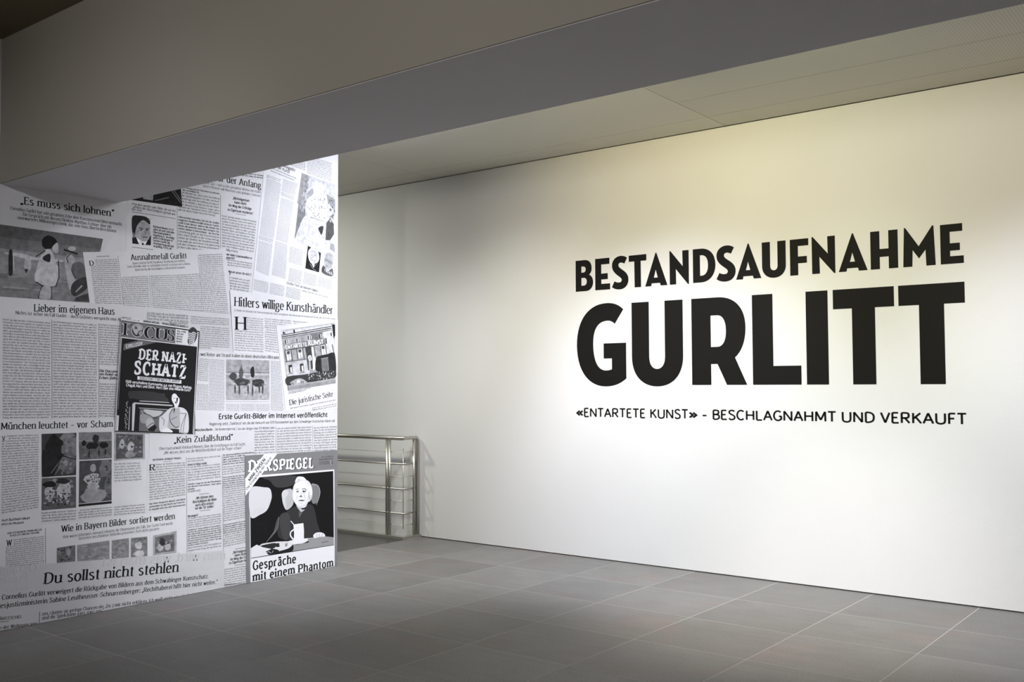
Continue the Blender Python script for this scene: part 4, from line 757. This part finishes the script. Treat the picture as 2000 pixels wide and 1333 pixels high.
p = Pic(c, Q(79.4, 848, 147.6, 845.8, 147, 928.5, 79.8, 932.7), .05, label='dark painting, black at left and grey at right'); p.blob(.2, .8, .3, .3, .35).blob(.14, .75, .68, .3, .25).mottle(60, .08, .3, .06, .5, 1, 0, 1).blob(.02, .35, .35, .3, .32).blob(.025, .2, .7, .28, .32).blob(.16, .62, .38, .07, .1); p.line(.3, .9, 98, 925, 112, 905).line(.3, .9, 106, 927, 118, 909).line(.02, 1.6, 118, 890, 146, 898); p.done()
p = Pic(c, Q(152, 845, 216.7, 844, 216.7, 895.6, 153, 898.7), .12, label='small dark painting of a beach at dusk'); p.band(.2, 0, .3).band(.3, .3, .33).mottle(60, .08, .22, .06, 0, 1, .35, 1).blob(.02, .4, .5, .2, .13).blob(.02, .75, .5, .14, .12).blob(.03, .5, .25, .1, .16).blob(.02, .15, .4, .08, .1).blob(.03, .3, .8, .02, .15).blob(.03, .6, .8, .02, .15).blob(.03, .8, .75, .02, .14); p.done()
p = Pic(c, Q(79.8, 934.4, 147, 931, 147, 992, 79.4, 997.4), .1, label='mottled painting of black and white strokes'); p.mottle(50, .03, .3, .09).blob(.4, .23, .45, .15, .22).blob(.42, .65, .42, .22, .3).mottle(50, .02, .5, .05, .1, .9, .2, .85).blob(.02, .22, .2, .2, .1).blob(.03, .6, .13, .2, .09).mottle(26, .02, .06, .04, .1, .9, .3, .9); p.done()
p = Pic(c, Q(153.3, 900.8, 216.3, 897.6, 216.3, 983.7, 152, 990), .07, label='dark painting with a pale shape in the middle'); p.blob(.16, .8, .2, .2, .2).blob(.14, .9, .6, .12, .25).blob(.42, .43, .42, .26, .13).blob(.28, .43, .78, .38, .17).blob(.34, .42, .58, .2, .08).blob(.3, .42, .17, .1, .1).mottle(34, .04, .1, .03, .2, .68, .3, .52).mottle(20, .03, .2, .06, .75, 1, .1, .9); p.band(.4, .93, .95).band(.02, .95, 1); p.done()
p = Pic(c, Q(221.5, 846, 281.4, 848, 281.4, 897.6, 221, 900.8), .33, label='framed painting with two pale ovals'); p.band(.09, .03, .93, .06, .93).mottle(40, .04, .24, .07, .06, .93, .03, .9).blob(.36, .25, .4, .1, .17).blob(.38, .53, .5, .12, .17).blob(.25, .5, .8, .17, .12).blob(.02, .25, .42, .03, .03).blob(.02, .57, .5, .04, .03).mottle(14, .02, .4, .03, .1, .9, .05, .3); p.done()
# Kein Zufallsfund
c = Clip([(222, 899), (290, 897), (290, 846), (378, 850), (495, 841.5), (495, 884), (480, 1000), (480, 1150), (284, 1150), (286, 900)], PT*.93, 'interview clipping of three narrow columns with quoted lines')
t = c.txt; h = c.hd
head(h, '„Kein Zufallsfund“', 339, 866, 452, 859.5, 11.6)
head(t, 'Oberstaatsanwalt Reinhard Nemetz über die Ermittlungen im Fall Gurlitt.', 309, 879.5, 477.5, 870.2, 5.6, 'light'); head(t, '„Wir wissen, dass uns die Weltöffentlichkeit auf die Finger schaut.“', 318, 887.5, 471, 877.5, 5.6, 'light')
head(t, 'INTERVIEW: HERIBERT PRANTL', 297, 900.5, 352.5, 897, 3.4, 'bodyb', False); rule(t, 317, 902.5, 334, 901.3, .7)
head(h, 'R', 291.5, 919.5, 300, 919, 11.5); col(t, Q(290.5, 906.5, 359.5, 902, 360, 968.5, 290, 979), 15, inset=(2, .16)); col(t, Q(290, 982, 360, 972.5, 360, 989, 290, 999), 3, 'bodyb')
rule(t, 362, 893.5, 363.7, 1082, .8); rule(t, 432, 890, 434.6, 1076, .8)
col(t, Q(364.8, 894.5, 428.5, 889, 428.5, 898, 364.8, 904), 2, last=.5); head(t, 'Unsere ist längst vorbei.', 364.8, 910.3, 402, 907, 4.4, 'bodyb'); col(t, Q(364.8, 911, 429, 904, 429, 934, 365, 941), 6); col(t, Q(365, 944, 429.5, 937.5, 429.5, 952, 365, 958.5), 3, 'bodyb', last=.2); head(t, 'Da laufen noch.', 365, 962.5, 390, 960, 4.4, 'body')
rule(t, 387, 966, 407, 963.8); rule(t, 389, 998.5, 409, 996)
for s_, x0, x1, y in (('„Wir können dem', 380.5, 414.5, 975.8), ('Beschuldigten die Bilder', 375, 421.5, 983.3), ('auch nicht einfach', 380, 415, 989.5), ('vor die Tür stellen.“', 379.5, 416.5, 995.8)): head(t, s_, x0, y, x1, y-(x1-x0)*.12, 4.9, 'bodyb')
head(t, 'Weswegen?', 365.3, 1011.2, 385, 1008.2, 4.4, 'bodyb'); col(t, Q(365.3, 1011.5, 430, 1002, 430, 1023.5, 365.3, 1033), 5); col(t, Q(365.3, 1034, 430.5, 1024.5, 430.5, 1058, 365.3, 1068), 8, 'bodyb', last=.6); col(t, Q(365.5, 1068, 430.5, 1058.5, 430.5, 1069, 365.5, 1079), 2)
col(t, Q(433.8, 887, 496, 881.5, 496, 886.5, 433.8, 892), 1, 'bodyb'); col(t, Q(433.8, 891.5, 476.5, 887.5, 476.5, 905, 433.8, 910), 4, 'bodyb'); col(t, Q(433.8, 911, 477, 906, 477, 923, 434, 929), 4); col(t, Q(434, 931, 477, 926, 477, 950, 434, 955.5), 6, 'bodyb'); col(t, Q(434, 955.5, 477, 950, 477, 1012, 434.8, 1020), 15); col(t, Q(434.8, 1024, 477.5, 1016, 477.5, 1036, 435, 1044), 5, 'bodyb'); col(t, Q(435, 1044, 477.5, 1036, 478, 1061, 435.3, 1069.5), 6)
rule(t, 457, 1073, 478, 1069.5); rule(t, 457, 1105, 478, 1101.5)
for s_, x0, x1, y in (('„Nichteigentum', 452.5, 484, 1082), ('kann nicht', 457, 479, 1087.5), ('im Weg der Erbfolge', 448.5, 492, 1095.5), ('zu Eigentum mutieren.“', 445.5, 496, 1102.5)): head(t, s_, x0, y, x1, y-(x1-x0)*.16, 4.9, 'bodyb')
col(t, Q(436, 1111, 482, 1103.5, 482, 1142, 436, 1150), 9); c.done()
# Wie in Bayern Bilder sortiert werden
c = Clip([(-140, 1050), (92, 1024), (150, 1018), (286, 1004), (362, 996), (362, 1082), (260, 1100), (84, 1140), (-140, 1160)], PT*.97, 'clipping with a row of five small painting photographs')
t = c.txt; h = c.hd
head(h, 'Wie in Bayern Bilder sortiert werden', 118.6, 1039.5, 338.5, 1014, 12.4)
head(t, 'Viele waren informiert, niemand erkannte die Dimensionen des Falls. Der Gurlitt-Fund wurde', 121, 1052, 335, 1024.7, 5.7, 'light'); head(t, 'Vertretern verschiedener Behörden präsentiert. Doch nichts passierte', 152, 1055, 308.7, 1035.3, 5.7, 'light')
head(t, 'VON STEFAN MAYR, FRANK MÜLLER,', 12.5, 1043.8, 80, 1036.3, 3.3, 'bodyb', False); head(t, 'KLAUS OTT UND RIA TOPLAND', 18, 1048.3, 74.5, 1042, 3.3, 'bodyb', False); head(h, 'W', 11.3, 1066.5, 20.5, 1065.5, 11)
col(t, Q(9.5, 1055, 84, 1046, 84.6, 1101, 9.5, 1110), 14, inset=(3, .2)); rule(t, 87, 1032, 87.2, 1102, .8); col(t, Q(-80, 1064, -3, 1056, -3, 1110, -80, 1118), 14); c.done()
for q, l_, tn in ((Q(109, 1070.5, 145.3, 1065, 145.3, 1097, 109, 1100), 'grey mottled painting', .17), (Q(148.7, 1065, 212, 1056, 212, 1092.4, 148.7, 1097), 'wide grey painting', .26), (Q(216, 1056, 250, 1051.3, 250, 1089, 216, 1092), 'grey vertical painting', .24), (Q(253.5, 1051.3, 285.8, 1048.3, 286, 1086.5, 253.5, 1089), 'painting with a pale oval', .2)):
    p = Pic(c, q, tn, label=l_); p.mottle(60, tn*.7, tn*1.4, .09)
    if 'oval' in l_: p.blob(.5, .45, .42, .2, .2).blob(.5, .5, .85, .35, .16).mottle(10, .05, .2, .08, 0, 1, 0, .25)
    elif 'mottled' in l_: p.mottle(20, .03, .12, .08).blob(.33, .62, .4, .12, .2)
    p.done()
p = Pic(c, Q(297, 1046.5, 343, 1037.5, 343, 1080.5, 297, 1085.5), .34, label='painting in a broad pale frame'); p.band(.14, .1, .9, .08, .9).mottle(40, .05, .35, .07, .1, .88, .12, .88).blob(.42, .3, .65, .12, .18).blob(.42, .62, .68, .13, .17).blob(.04, .38, .38, .12, .2); p.done()
# Du sollst nicht stehlen
c = Clip([(-140, 1128), (0, 1108.3), (436.5, 1075.5), (435.5, 1175), (435, 1200), (-140, 1300)], PT*.80, 'grey strip with the largest serif headline along the floor')
t = c.txt; h = c.hd
head(h, 'Du sollst nicht stehlen', 86, 1140.5, 344.5, 1117.3, 20.8)
head(h, 'Cornelius Gurlitt verweigert die Rückgabe von Bildern aus dem Schwabinger Kunstschatz.', 2, 1171.5, 404, 1129.5, 9.2); head(h, 'Bundesjustizministerin Sabine Leutheusser-Schnarrenberger: „Rechthaberei hilft hier nicht weiter.“', -29, 1191, 422, 1140.5, 9.2)
head(t, 'VON JÖRG HÄNTZSCHEL', -52, 1217, 40.5, 1207.3, 5.6, 'serif'); rule(t, -30, 1218.5, 15, 1213.3); head(t, 'zen, räumte sie geringe Chancen ein: „Da', 80, 1202.6, 213, 1186.2, 6.6, 'serif'); head(t, 'sind die Spielräume ganz, ganz eng.“', 80, 1210.8, 200, 1195.3, 6.6, 'serif'); head(t, 'mir nicht erklären. Ich weiß nicht, wie ich das', 222.6, 1185.3, 372, 1166, 6.6, 'serif')
head(t, 'in der Wohnung von', -5, 1230, 69, 1221, 6.6, 'serif'); rule(t, 75.6, 1195, 74.6, 1217, 1.1); rule(t, 219, 1179.5, 218.2, 1187.5, 1.1)
g = Acc()   # the reverse page showing through
head(g, 'man wird, was man ist', 436, 1092.5, 197, 1106.5, 16, 'light', True, PT*.70); head(g, 'Ostalgie', 68, 1116.5, -14, 1123.5, 15, 'light', True, PT*.70); head(g, 'Pulsader', 49, 1135.5, -30, 1143, 15, 'light', True, PT*.71); head(g, 'Der Pann', 50, 1152.5, 8, 1156, 8, 'light', True, PT*.72)
for i in range(10): head(g, POOL[i]+' '+POOL[i+30]+' '+POOL[i+60], 430-20*(i % 2), 1108+i*6, 330, 1116+i*6, 4, 'light', False, PT*.76)
g.build('show_through', PAPER, c.dep+.0001, c.o, kind='stuff', label='faint mirrored lettering of the reverse page'); c.done()
# dark magazine cover
c = Clip(Q(234.6, 619.5, 388, 646, 376.2, 849.6, 221.2, 844.6), PT*1.12, 'black magazine cover with white slab headline and a uniformed man', 'magazine_cover')
T = (210, 600, .105); T2 = (210, 720, .105)
p = Pic(c, Q(234.9, 625.8, 387.3, 647, 375.6, 848.8, 221.8, 843.8), .02, T, 'cover_print')
p.poly(PT*1.1, 232, 262, 1672, 468, 1575, 2355, 120, 2302)
p.poly(.17, 240, 252, 1245, 405, 1233, 678, 230, 556).line(.02, 9, 240, 252, 1500, 430).poly(.02, 240, 575, 1645, 742, 1562, 2350, 135, 2300)
p.poly(.14, 285, 690, 590, 612, 900, 657, 272, 808); p.text('EXKLUSIV', 335, 768, 632, 706, 62, 'slabl', .72)
for ch, x0, y0, x1, y1, cp in (('F', 300, 523, 400, 533, 218), ('C', 680, 572, 838, 590, 205), ('U', 900, 590, 1060, 608, 195), ('S', 1095, 622, 1200, 634, 200)):
    p.text(ch, x0, y0, x1, y1, cp, 'swissw', .62); p.text(ch, x0, y0, x1, y1, cp, 'swiss', .015)
p.ell(.6, 535, 440, 116, 124).ell(.05, 535, 440, 105, 113).smooth(.42, 450, 380, 520, 335, 600, 360, 620, 430, 560, 450, 520, 520, 470, 470).smooth(.12, 500, 350, 540, 400, 500, 420, 480, 390).smooth(.32, 560, 470, 620, 450, 610, 510, 570, 530)
p.text('DER NAZI', 580, 968, 1388, 1045, 182, 'slab', .8).poly(.8, 1395, 945, 1450, 953, 1448, 985, 1393, 978).text('SCHATZ', 485, 1238, 1418, 1322, 225, 'slab', .8)
p.t = T2; p.poly(.78, 535, 145, 1355, 222, 1350, 286, 533, 208).text('SENSATIONS-FUND NACH 70 JAHREN', 575, 204, 1313, 264, 46, 'slabl', .03)
p.text('1500 verschollene Kunstwerke, u.a. von Picasso, Matisse,', 315, 266, 1540, 378, 48, 'sansb', .8).text('Chagall, Marc und Dürer. Wert: Über eine Milliarde Euro?', 327, 332, 1518, 428, 48, 'sansb', .8)
p.poly(.055, 380, 420, 1050, 470, 1040, 560, 380, 560).smooth(.05, 400, 430, 900, 450, 1100, 620, 460, 560)
p.poly(.6, 570, 598, 1120, 630, 1130, 642, 580, 612).poly(.5, 470, 632, 1190, 680, 1180, 704, 475, 660).poly(.02, 490, 662, 1150, 708, 1140, 730, 490, 700).poly(.32, 530, 725, 1120, 762, 1110, 778, 530, 745)
p.poly(.55, 440, 665, 460, 640, 498, 650, 466, 1160, 430, 1160).poly(.3, 385, 715, 402, 715, 385, 1150, 360, 1150).poly(.02, 500, 680, 570, 740, 555, 1165, 470, 1160)
for i in range(30): p.ell(random.choice((.5, .35, .1)), 345-i*1.2+random.uniform(-22, 22), 620+i*18, 12, 9, n=6)
p.poly(.14, 580, 760, 1060, 790, 1010, 850, 940, 930, 945, 1185, 560, 1165).smooth(.5, 650, 765, 850, 780, 1000, 800, 930, 880, 800, 900, 700, 840).smooth(.3, 590, 860, 700, 850, 820, 920, 720, 1020, 600, 1000).smooth(.42, 730, 930, 830, 960, 840, 1080, 720, 1110, 690, 1020).line(.02, 12, 640, 830, 760, 870, 850, 930, 920, 900).line(.02, 10, 700, 1100, 820, 1010, 870, 1080).smooth(.02, 740, 1120, 860, 1050, 890, 1160, 760, 1165).line(.6, 10, 610, 790, 640, 840).line(.6, 8, 860, 1170, 890, 1120)
p.smooth(.62, 1100, 770, 1180, 730, 1300, 720, 1400, 745, 1470, 830, 1490, 1000, 1470, 1200, 1330, 1200, 1150, 1150, 960, 1180, 940, 930, 990, 880)
p.smooth(.42, 1180, 740, 1310, 740, 1320, 900, 1310, 1100, 1100, 1110, 1130, 900).curve(.02, 13, 1190, 760, 1130, 860, 1150, 1000, 1240, 1095, 1300, 1080).line(.03, 9, 1160, 950, 1270, 900).poly(.03, 1205, 745, 1235, 745, 1225, 790, 1210, 850).poly(.66, 1320, 735, 1400, 745, 1420, 835, 1322, 835).poly(.03, 1090, 1120, 1310, 1130, 1310, 1195, 1150, 1185).line(.04, 10, 1320, 835, 1440, 840, 1350, 1060, 1335, 1200).line(.04, 9, 1440, 850, 1400, 1030, 1380, 1195).line(.05, 10, 975, 905, 1030, 960, 1020, 1060).smooth(.75, 1000, 1140, 1090, 1110, 1190, 1170, 1150, 1195, 1010, 1190)
p.poly(.7, 1210, 660, 1290, 680, 1280, 740, 1230, 745).smooth(.8, 1180, 500, 1210, 470, 1270, 480, 1310, 540, 1315, 620, 1290, 700, 1250, 710, 1215, 670, 1180, 610, 1170, 560).smooth(.02, 1215, 455, 1270, 440, 1330, 480, 1335, 560, 1300, 545, 1250, 480)
p.poly(.02, 1262, 545, 1290, 548, 1275, 640, 1255, 610).line(.1, 9, 1200, 555, 1235, 552).poly(.02, 1228, 622, 1262, 620, 1265, 648, 1232, 645).line(.2, 8, 1240, 662, 1270, 664)
p.t = T; p.poly(PT*1.15, 1247, 410, 1660, 470, 1645, 738, 1237, 680)
for i, s_ in enumerate(('Klar erfüllt', 'Noch mehr', 'deutsche', 'Minister', 'abgehört')): p.text(s_, 1272-i*5, 466+i*46, 1272-i*5+13.5*len(s_), 474+i*46+len(s_), 34, 'bodyb', .05)
p.smooth(.05, 1480, 450, 1560, 375, 1640, 440, 1640, 560, 1580, 680, 1500, 705, 1465, 650, 1480, 560)
for i in range(7): p.line(.75, 17, 1478+i*2, 480+i*33, 1530, 500+i*33, 1575, 470+i*33, 1628-i*8, 500+i*32)
p.line(.02, 8, 1640, 448, 1690, 458, 1672, 740, 1572, 2352, 120, 2305).line(.02, 7, 240, 252, 135, 2310)
p.text('UHREN-SPEZIAL', 645, 280, 945, 318, 34, 'bodyb', .03).text('TRENDS, MARKEN & MODELLE', 985, 322, 1475, 388, 34, 'bodyb', .03)
p.text('www.focus.de', 245, 200, 410, 216, 17, 'bodyb', .03).text('Nr.45  4. November 2013  € 3,80', 240, 224, 575, 270, 17, 'body', .03)
p.line(.55, 4, 240, 590, 175, 1900).poly(.7, 150, 2015, 190, 2020, 172, 2300, 128, 2295)
for i in range(14): p.line(.05, 5, 158-i*1.6, 2040+i*17, 180-i*1.6, 2042+i*17)
p.done(INK); c.done()
# grey magazine cover
c = Clip([(475.8, 890.3), (662, 879.3), (662, 1112), (650, 1125), (479, 1160)], .20, 'grey magazine cover with an old man holding a white cup', 'magazine_cover')
T = (470, 870, .105); dy = 1238.1
p = Pic(c, Q(484.7, 930, 650.6, 917.3, 651.3, 1112, 486.2, 1142), PT*1.2, T, 'cover_print')
# black picture area
p.poly(.012, 150, 612, 1700, 480, 1712, 610+dy, 165, 862+dy)
p.smooth(.05, 400, 600, 900, 560, 1060, 620, 900, 760, 640, 780, 520, 660)
for i in range(8):
    for j in range(9): p.ell(.05, 190+i*38, 1420+j*42, 5, 5, n=5)
p.smooth(.66, 150, 812, 430, 785, 520, 810, 550, 900, 545, 1010, 470, 1200, 340, 1290, 160, 1330).line(.5, 7, 200, 1290, 300, 1170).line(.45, 7, 280, 1290, 370, 1170).line(.5, 6, 350, 1260, 430, 1160).line(.5, 5, 480, 1110, 530, 960)
p.smooth(.5, 745, 880, 830, 820, 930, 825, 960, 1000, 940, 1120, 830, 1205, 770, 1110, 745, 990).smooth(.62, 748, 880, 830, 822, 860, 900, 810, 1000, 820, 1190, 765, 1090).line(.3, 7, 860, 1110, 930, 1000)
p.smooth(.2, 1280, 740, 1370, 725, 1440, 790, 1450, 900, 1400, 1060, 1300, 1060).curve(.55, 9, 1310, 735, 1400, 740, 1445, 820, 1448, 920, 1385, 1110)
p.smooth(.04, 1010, 1130, 1110, 1180, 1240, 1100, 1330, 1150, 1390, 1400, 1400, 1700, 720, 1740, 700, 1400, 840, 1230).smooth(.06, 700, 1330, 860, 1260, 900, 1500, 860, 1740, 760, 1720).smooth(.09, 640, 1420, 690, 1330, 660, 1560, 560, 1700, 470, 1790, 450, 1820, 580, 1620)
p.curve(.35, 6, 690, 1340, 660, 1540, 560, 1660, 450, 1810)
p.smooth(.5, 1010, 1120, 1080, 1150, 1160, 1150, 1200, 1100, 1180, 1180, 1110, 1240, 1060, 1200).line(.5, 7, 1130, 1210, 1060, 1300).line(.4, 6, 1110, 1200, 1055, 1260).line(.35, 6, 1120, 1250, 1060, 1340).poly(.02, 1090, 1160, 1200, 1110, 1180, 1190, 1120, 1200)
p.smooth(.7, 940, 860, 960, 760, 1000, 690, 1060, 600, 1140, 590, 1190, 640, 1250, 680, 1290, 760, 1310, 880, 1290, 1000, 1230, 1060, 1180, 1150, 1100, 1165, 1020, 1120, 950, 1000)
p.smooth(.8, 985, 690, 1030, 590, 1130, 590, 1190, 640, 1120, 640, 1050, 650).smooth(.8, 960, 860, 1000, 720, 1120, 660, 1200, 700, 1240, 830, 1220, 960, 1170, 1080, 1080, 1120, 990, 1080, 950, 980).smooth(.85, 1235, 760, 1290, 760, 1308, 900, 1270, 960, 1250, 860).line(.25, 8, 1030, 640, 1080, 640, 1020, 690).smooth(.62, 1255, 940, 1290, 930, 1285, 1010, 1245, 1050)
p.line(.05, 10, 1000, 820, 1060, 815).line(.03, 14, 1115, 820, 1160, 805, 1200, 840).ell(.03, 1035, 858, 26, 12).ell(.03, 1155, 858, 34, 16).ell(.8, 1040, 853, 7, 5).ell(.8, 1165, 852, 8, 5).curve(.3, 8, 1120, 885, 1175, 895).line(.35, 8, 1012, 880, 1050, 888)
p.smooth(.04, 1085, 940, 1110, 935, 1112, 960, 1085, 962).ell(.05, 1068, 958, 9, 6).line(.25, 7, 1100, 870, 1095, 930).line(.3, 7, 1030, 930, 1015, 1000).line(.25, 8, 1150, 920, 1175, 970, 1160, 1050).smooth(.08, 1040, 1032, 1095, 1015, 1158, 1025, 1130, 1040, 1080, 1036).line(.45, 7, 1050, 1080, 1130, 1075).line(.15, 9, 1245, 870, 1240, 960, 1260, 1000)
p.poly(.3, 350, 590+dy, 860, 545+dy, 1350, 480+dy, 1545, 455+dy, 1708, 475+dy, 1710, 612+dy, 930, 735+dy, 935, 600+dy).line(.42, 14, 1180, 500+dy, 1550, 460+dy).line(.04, 10, 1480, 572+dy, 1605, 548+dy)
p.smooth(.8, 1325, 440+dy, 1360, 400+dy, 1400, 385+dy, 1470, 383+dy, 1530, 410+dy, 1545, 450+dy, 1500, 462+dy, 1440, 466+dy, 1350, 490+dy)
for x in (1378, 1428, 1478): p.line(.1, 9, x, 475+dy, x+18, 405+dy)
p.smooth(.72, 330, 625+dy, 560, 565+dy, 760, 550+dy, 900, 555+dy, 945, 600+dy, 860, 680+dy, 640, 745+dy, 480, 800+dy).smooth(.03, 340, 640+dy, 450, 605+dy, 620, 580+dy, 640, 640+dy, 560, 690+dy, 460, 690+dy).poly(.03, 640, 585+dy, 690, 580+dy, 700, 650+dy, 640, 660+dy).poly(.3, 800, 590+dy, 850, 580+dy, 840, 640+dy, 800, 650+dy).smooth(.02, 480, 800+dy, 660, 745+dy, 860, 680+dy, 948, 615+dy, 930, 735+dy, 700, 775+dy)
p.smooth(.02, 410, 740+dy, 480, 700+dy, 600, 690+dy, 690, 720+dy, 620, 760+dy, 540, 800+dy, 470, 780+dy).line(.7, 9, 450, 760+dy, 500, 740+dy, 540, 770+dy).line(.7, 9, 560, 760+dy, 580, 720+dy)
p.poly(.74, 165, 678+dy, 270, 610+dy, 390, 660+dy, 545, 690+dy, 440, 740+dy, 490, 805+dy, 165, 858+dy)
p.smooth(.78, 860, 548+dy, 950, 525+dy, 1160, 495+dy, 1225, 500+dy, 1215, 540+dy, 1130, 585+dy, 980, 610+dy, 890, 570+dy).smooth(.03, 975, 608+dy, 1120, 590+dy, 1230, 545+dy, 1235, 570+dy, 1160, 585+dy, 1040, 612+dy)
p.curve(.8, 34, 970, 325+dy, 905, 380+dy, 905, 450+dy, 960, 520+dy).poly(.82, 955, 235+dy, 1140, 210+dy, 1152, 340+dy, 1150, 560+dy, 960, 580+dy, 968, 400+dy).line(.82, 20, 905, 170+dy, 965, 240+dy).ell(.55, 1045, 300+dy, 14, 5)
p.poly(PT*1.2, 165, 862+dy, 1712, 610+dy, 1722, 1030+dy, 155, 1335+dy).line(.012, 13, 168, 864+dy, 1708, 616+dy)
p.text('Gespräche', 210, 1080+dy, 992, 948+dy, 158, 'slabl', .015).text('mit einem Phantom', 212, 1288+dy, 1682, 1012+dy, 148, 'slabl', .015)
p.done(INK)
DQ = Q(482, 900, 482.6, 900, 482.6, 900.6, 482, 900.6)
for wd_, x0, y0, x1, y1, cp in (('DER', 150, 497, 535, 470, 205), ('SPIEGEL', 590, 464, 1325, 412, 185)):
    p = Pic(c, DQ, .3, T, 'masthead'); p.text(wd_, x0+15, y0+5, x1+15, y1+5, cp, 'slab', .02).text(wd_, x0, y0, x1, y1, cp, 'slab', .85); p.done(INK)
c.dep += .0002
p = Pic(c, Q(513.3, 888.1, 539.3, 886.5, 476.9, 968.9, 476.1, 935.6), .80, T, 'ribbon', label='pale ribbon across the corner')
p.text('MINI-ZINSEN', 155, 672, 440, 280, 74, 'sansb', .02).text('Die Enteignung der Sparer', 100, 832, 556, 232, 56, 'sans', .05); p.done(INK)
p = Pic(c, Q(621, 901.5, 646.5, 899, 646, 907.5, 621, 910), .3, T, 'barcode')
p.text('Nr. 47/18.11.13', 1490, 232, 1700, 216, 22, 'sans', .03).text('Deutschland 4,60 €', 1438, 276, 1702, 256, 22, 'sans', .03)
for i in range(26):
    if i not in (21, 22): p.poly(.02, 1440+i*9.7, 298-i*.9, 1440+i*9.7+random.uniform(2.5, 7), 298-i*.9, 1440+i*9.7+5, 375-i*.9, 1440+i*9.7, 376-i*.9)
p.done(INK); c.done()
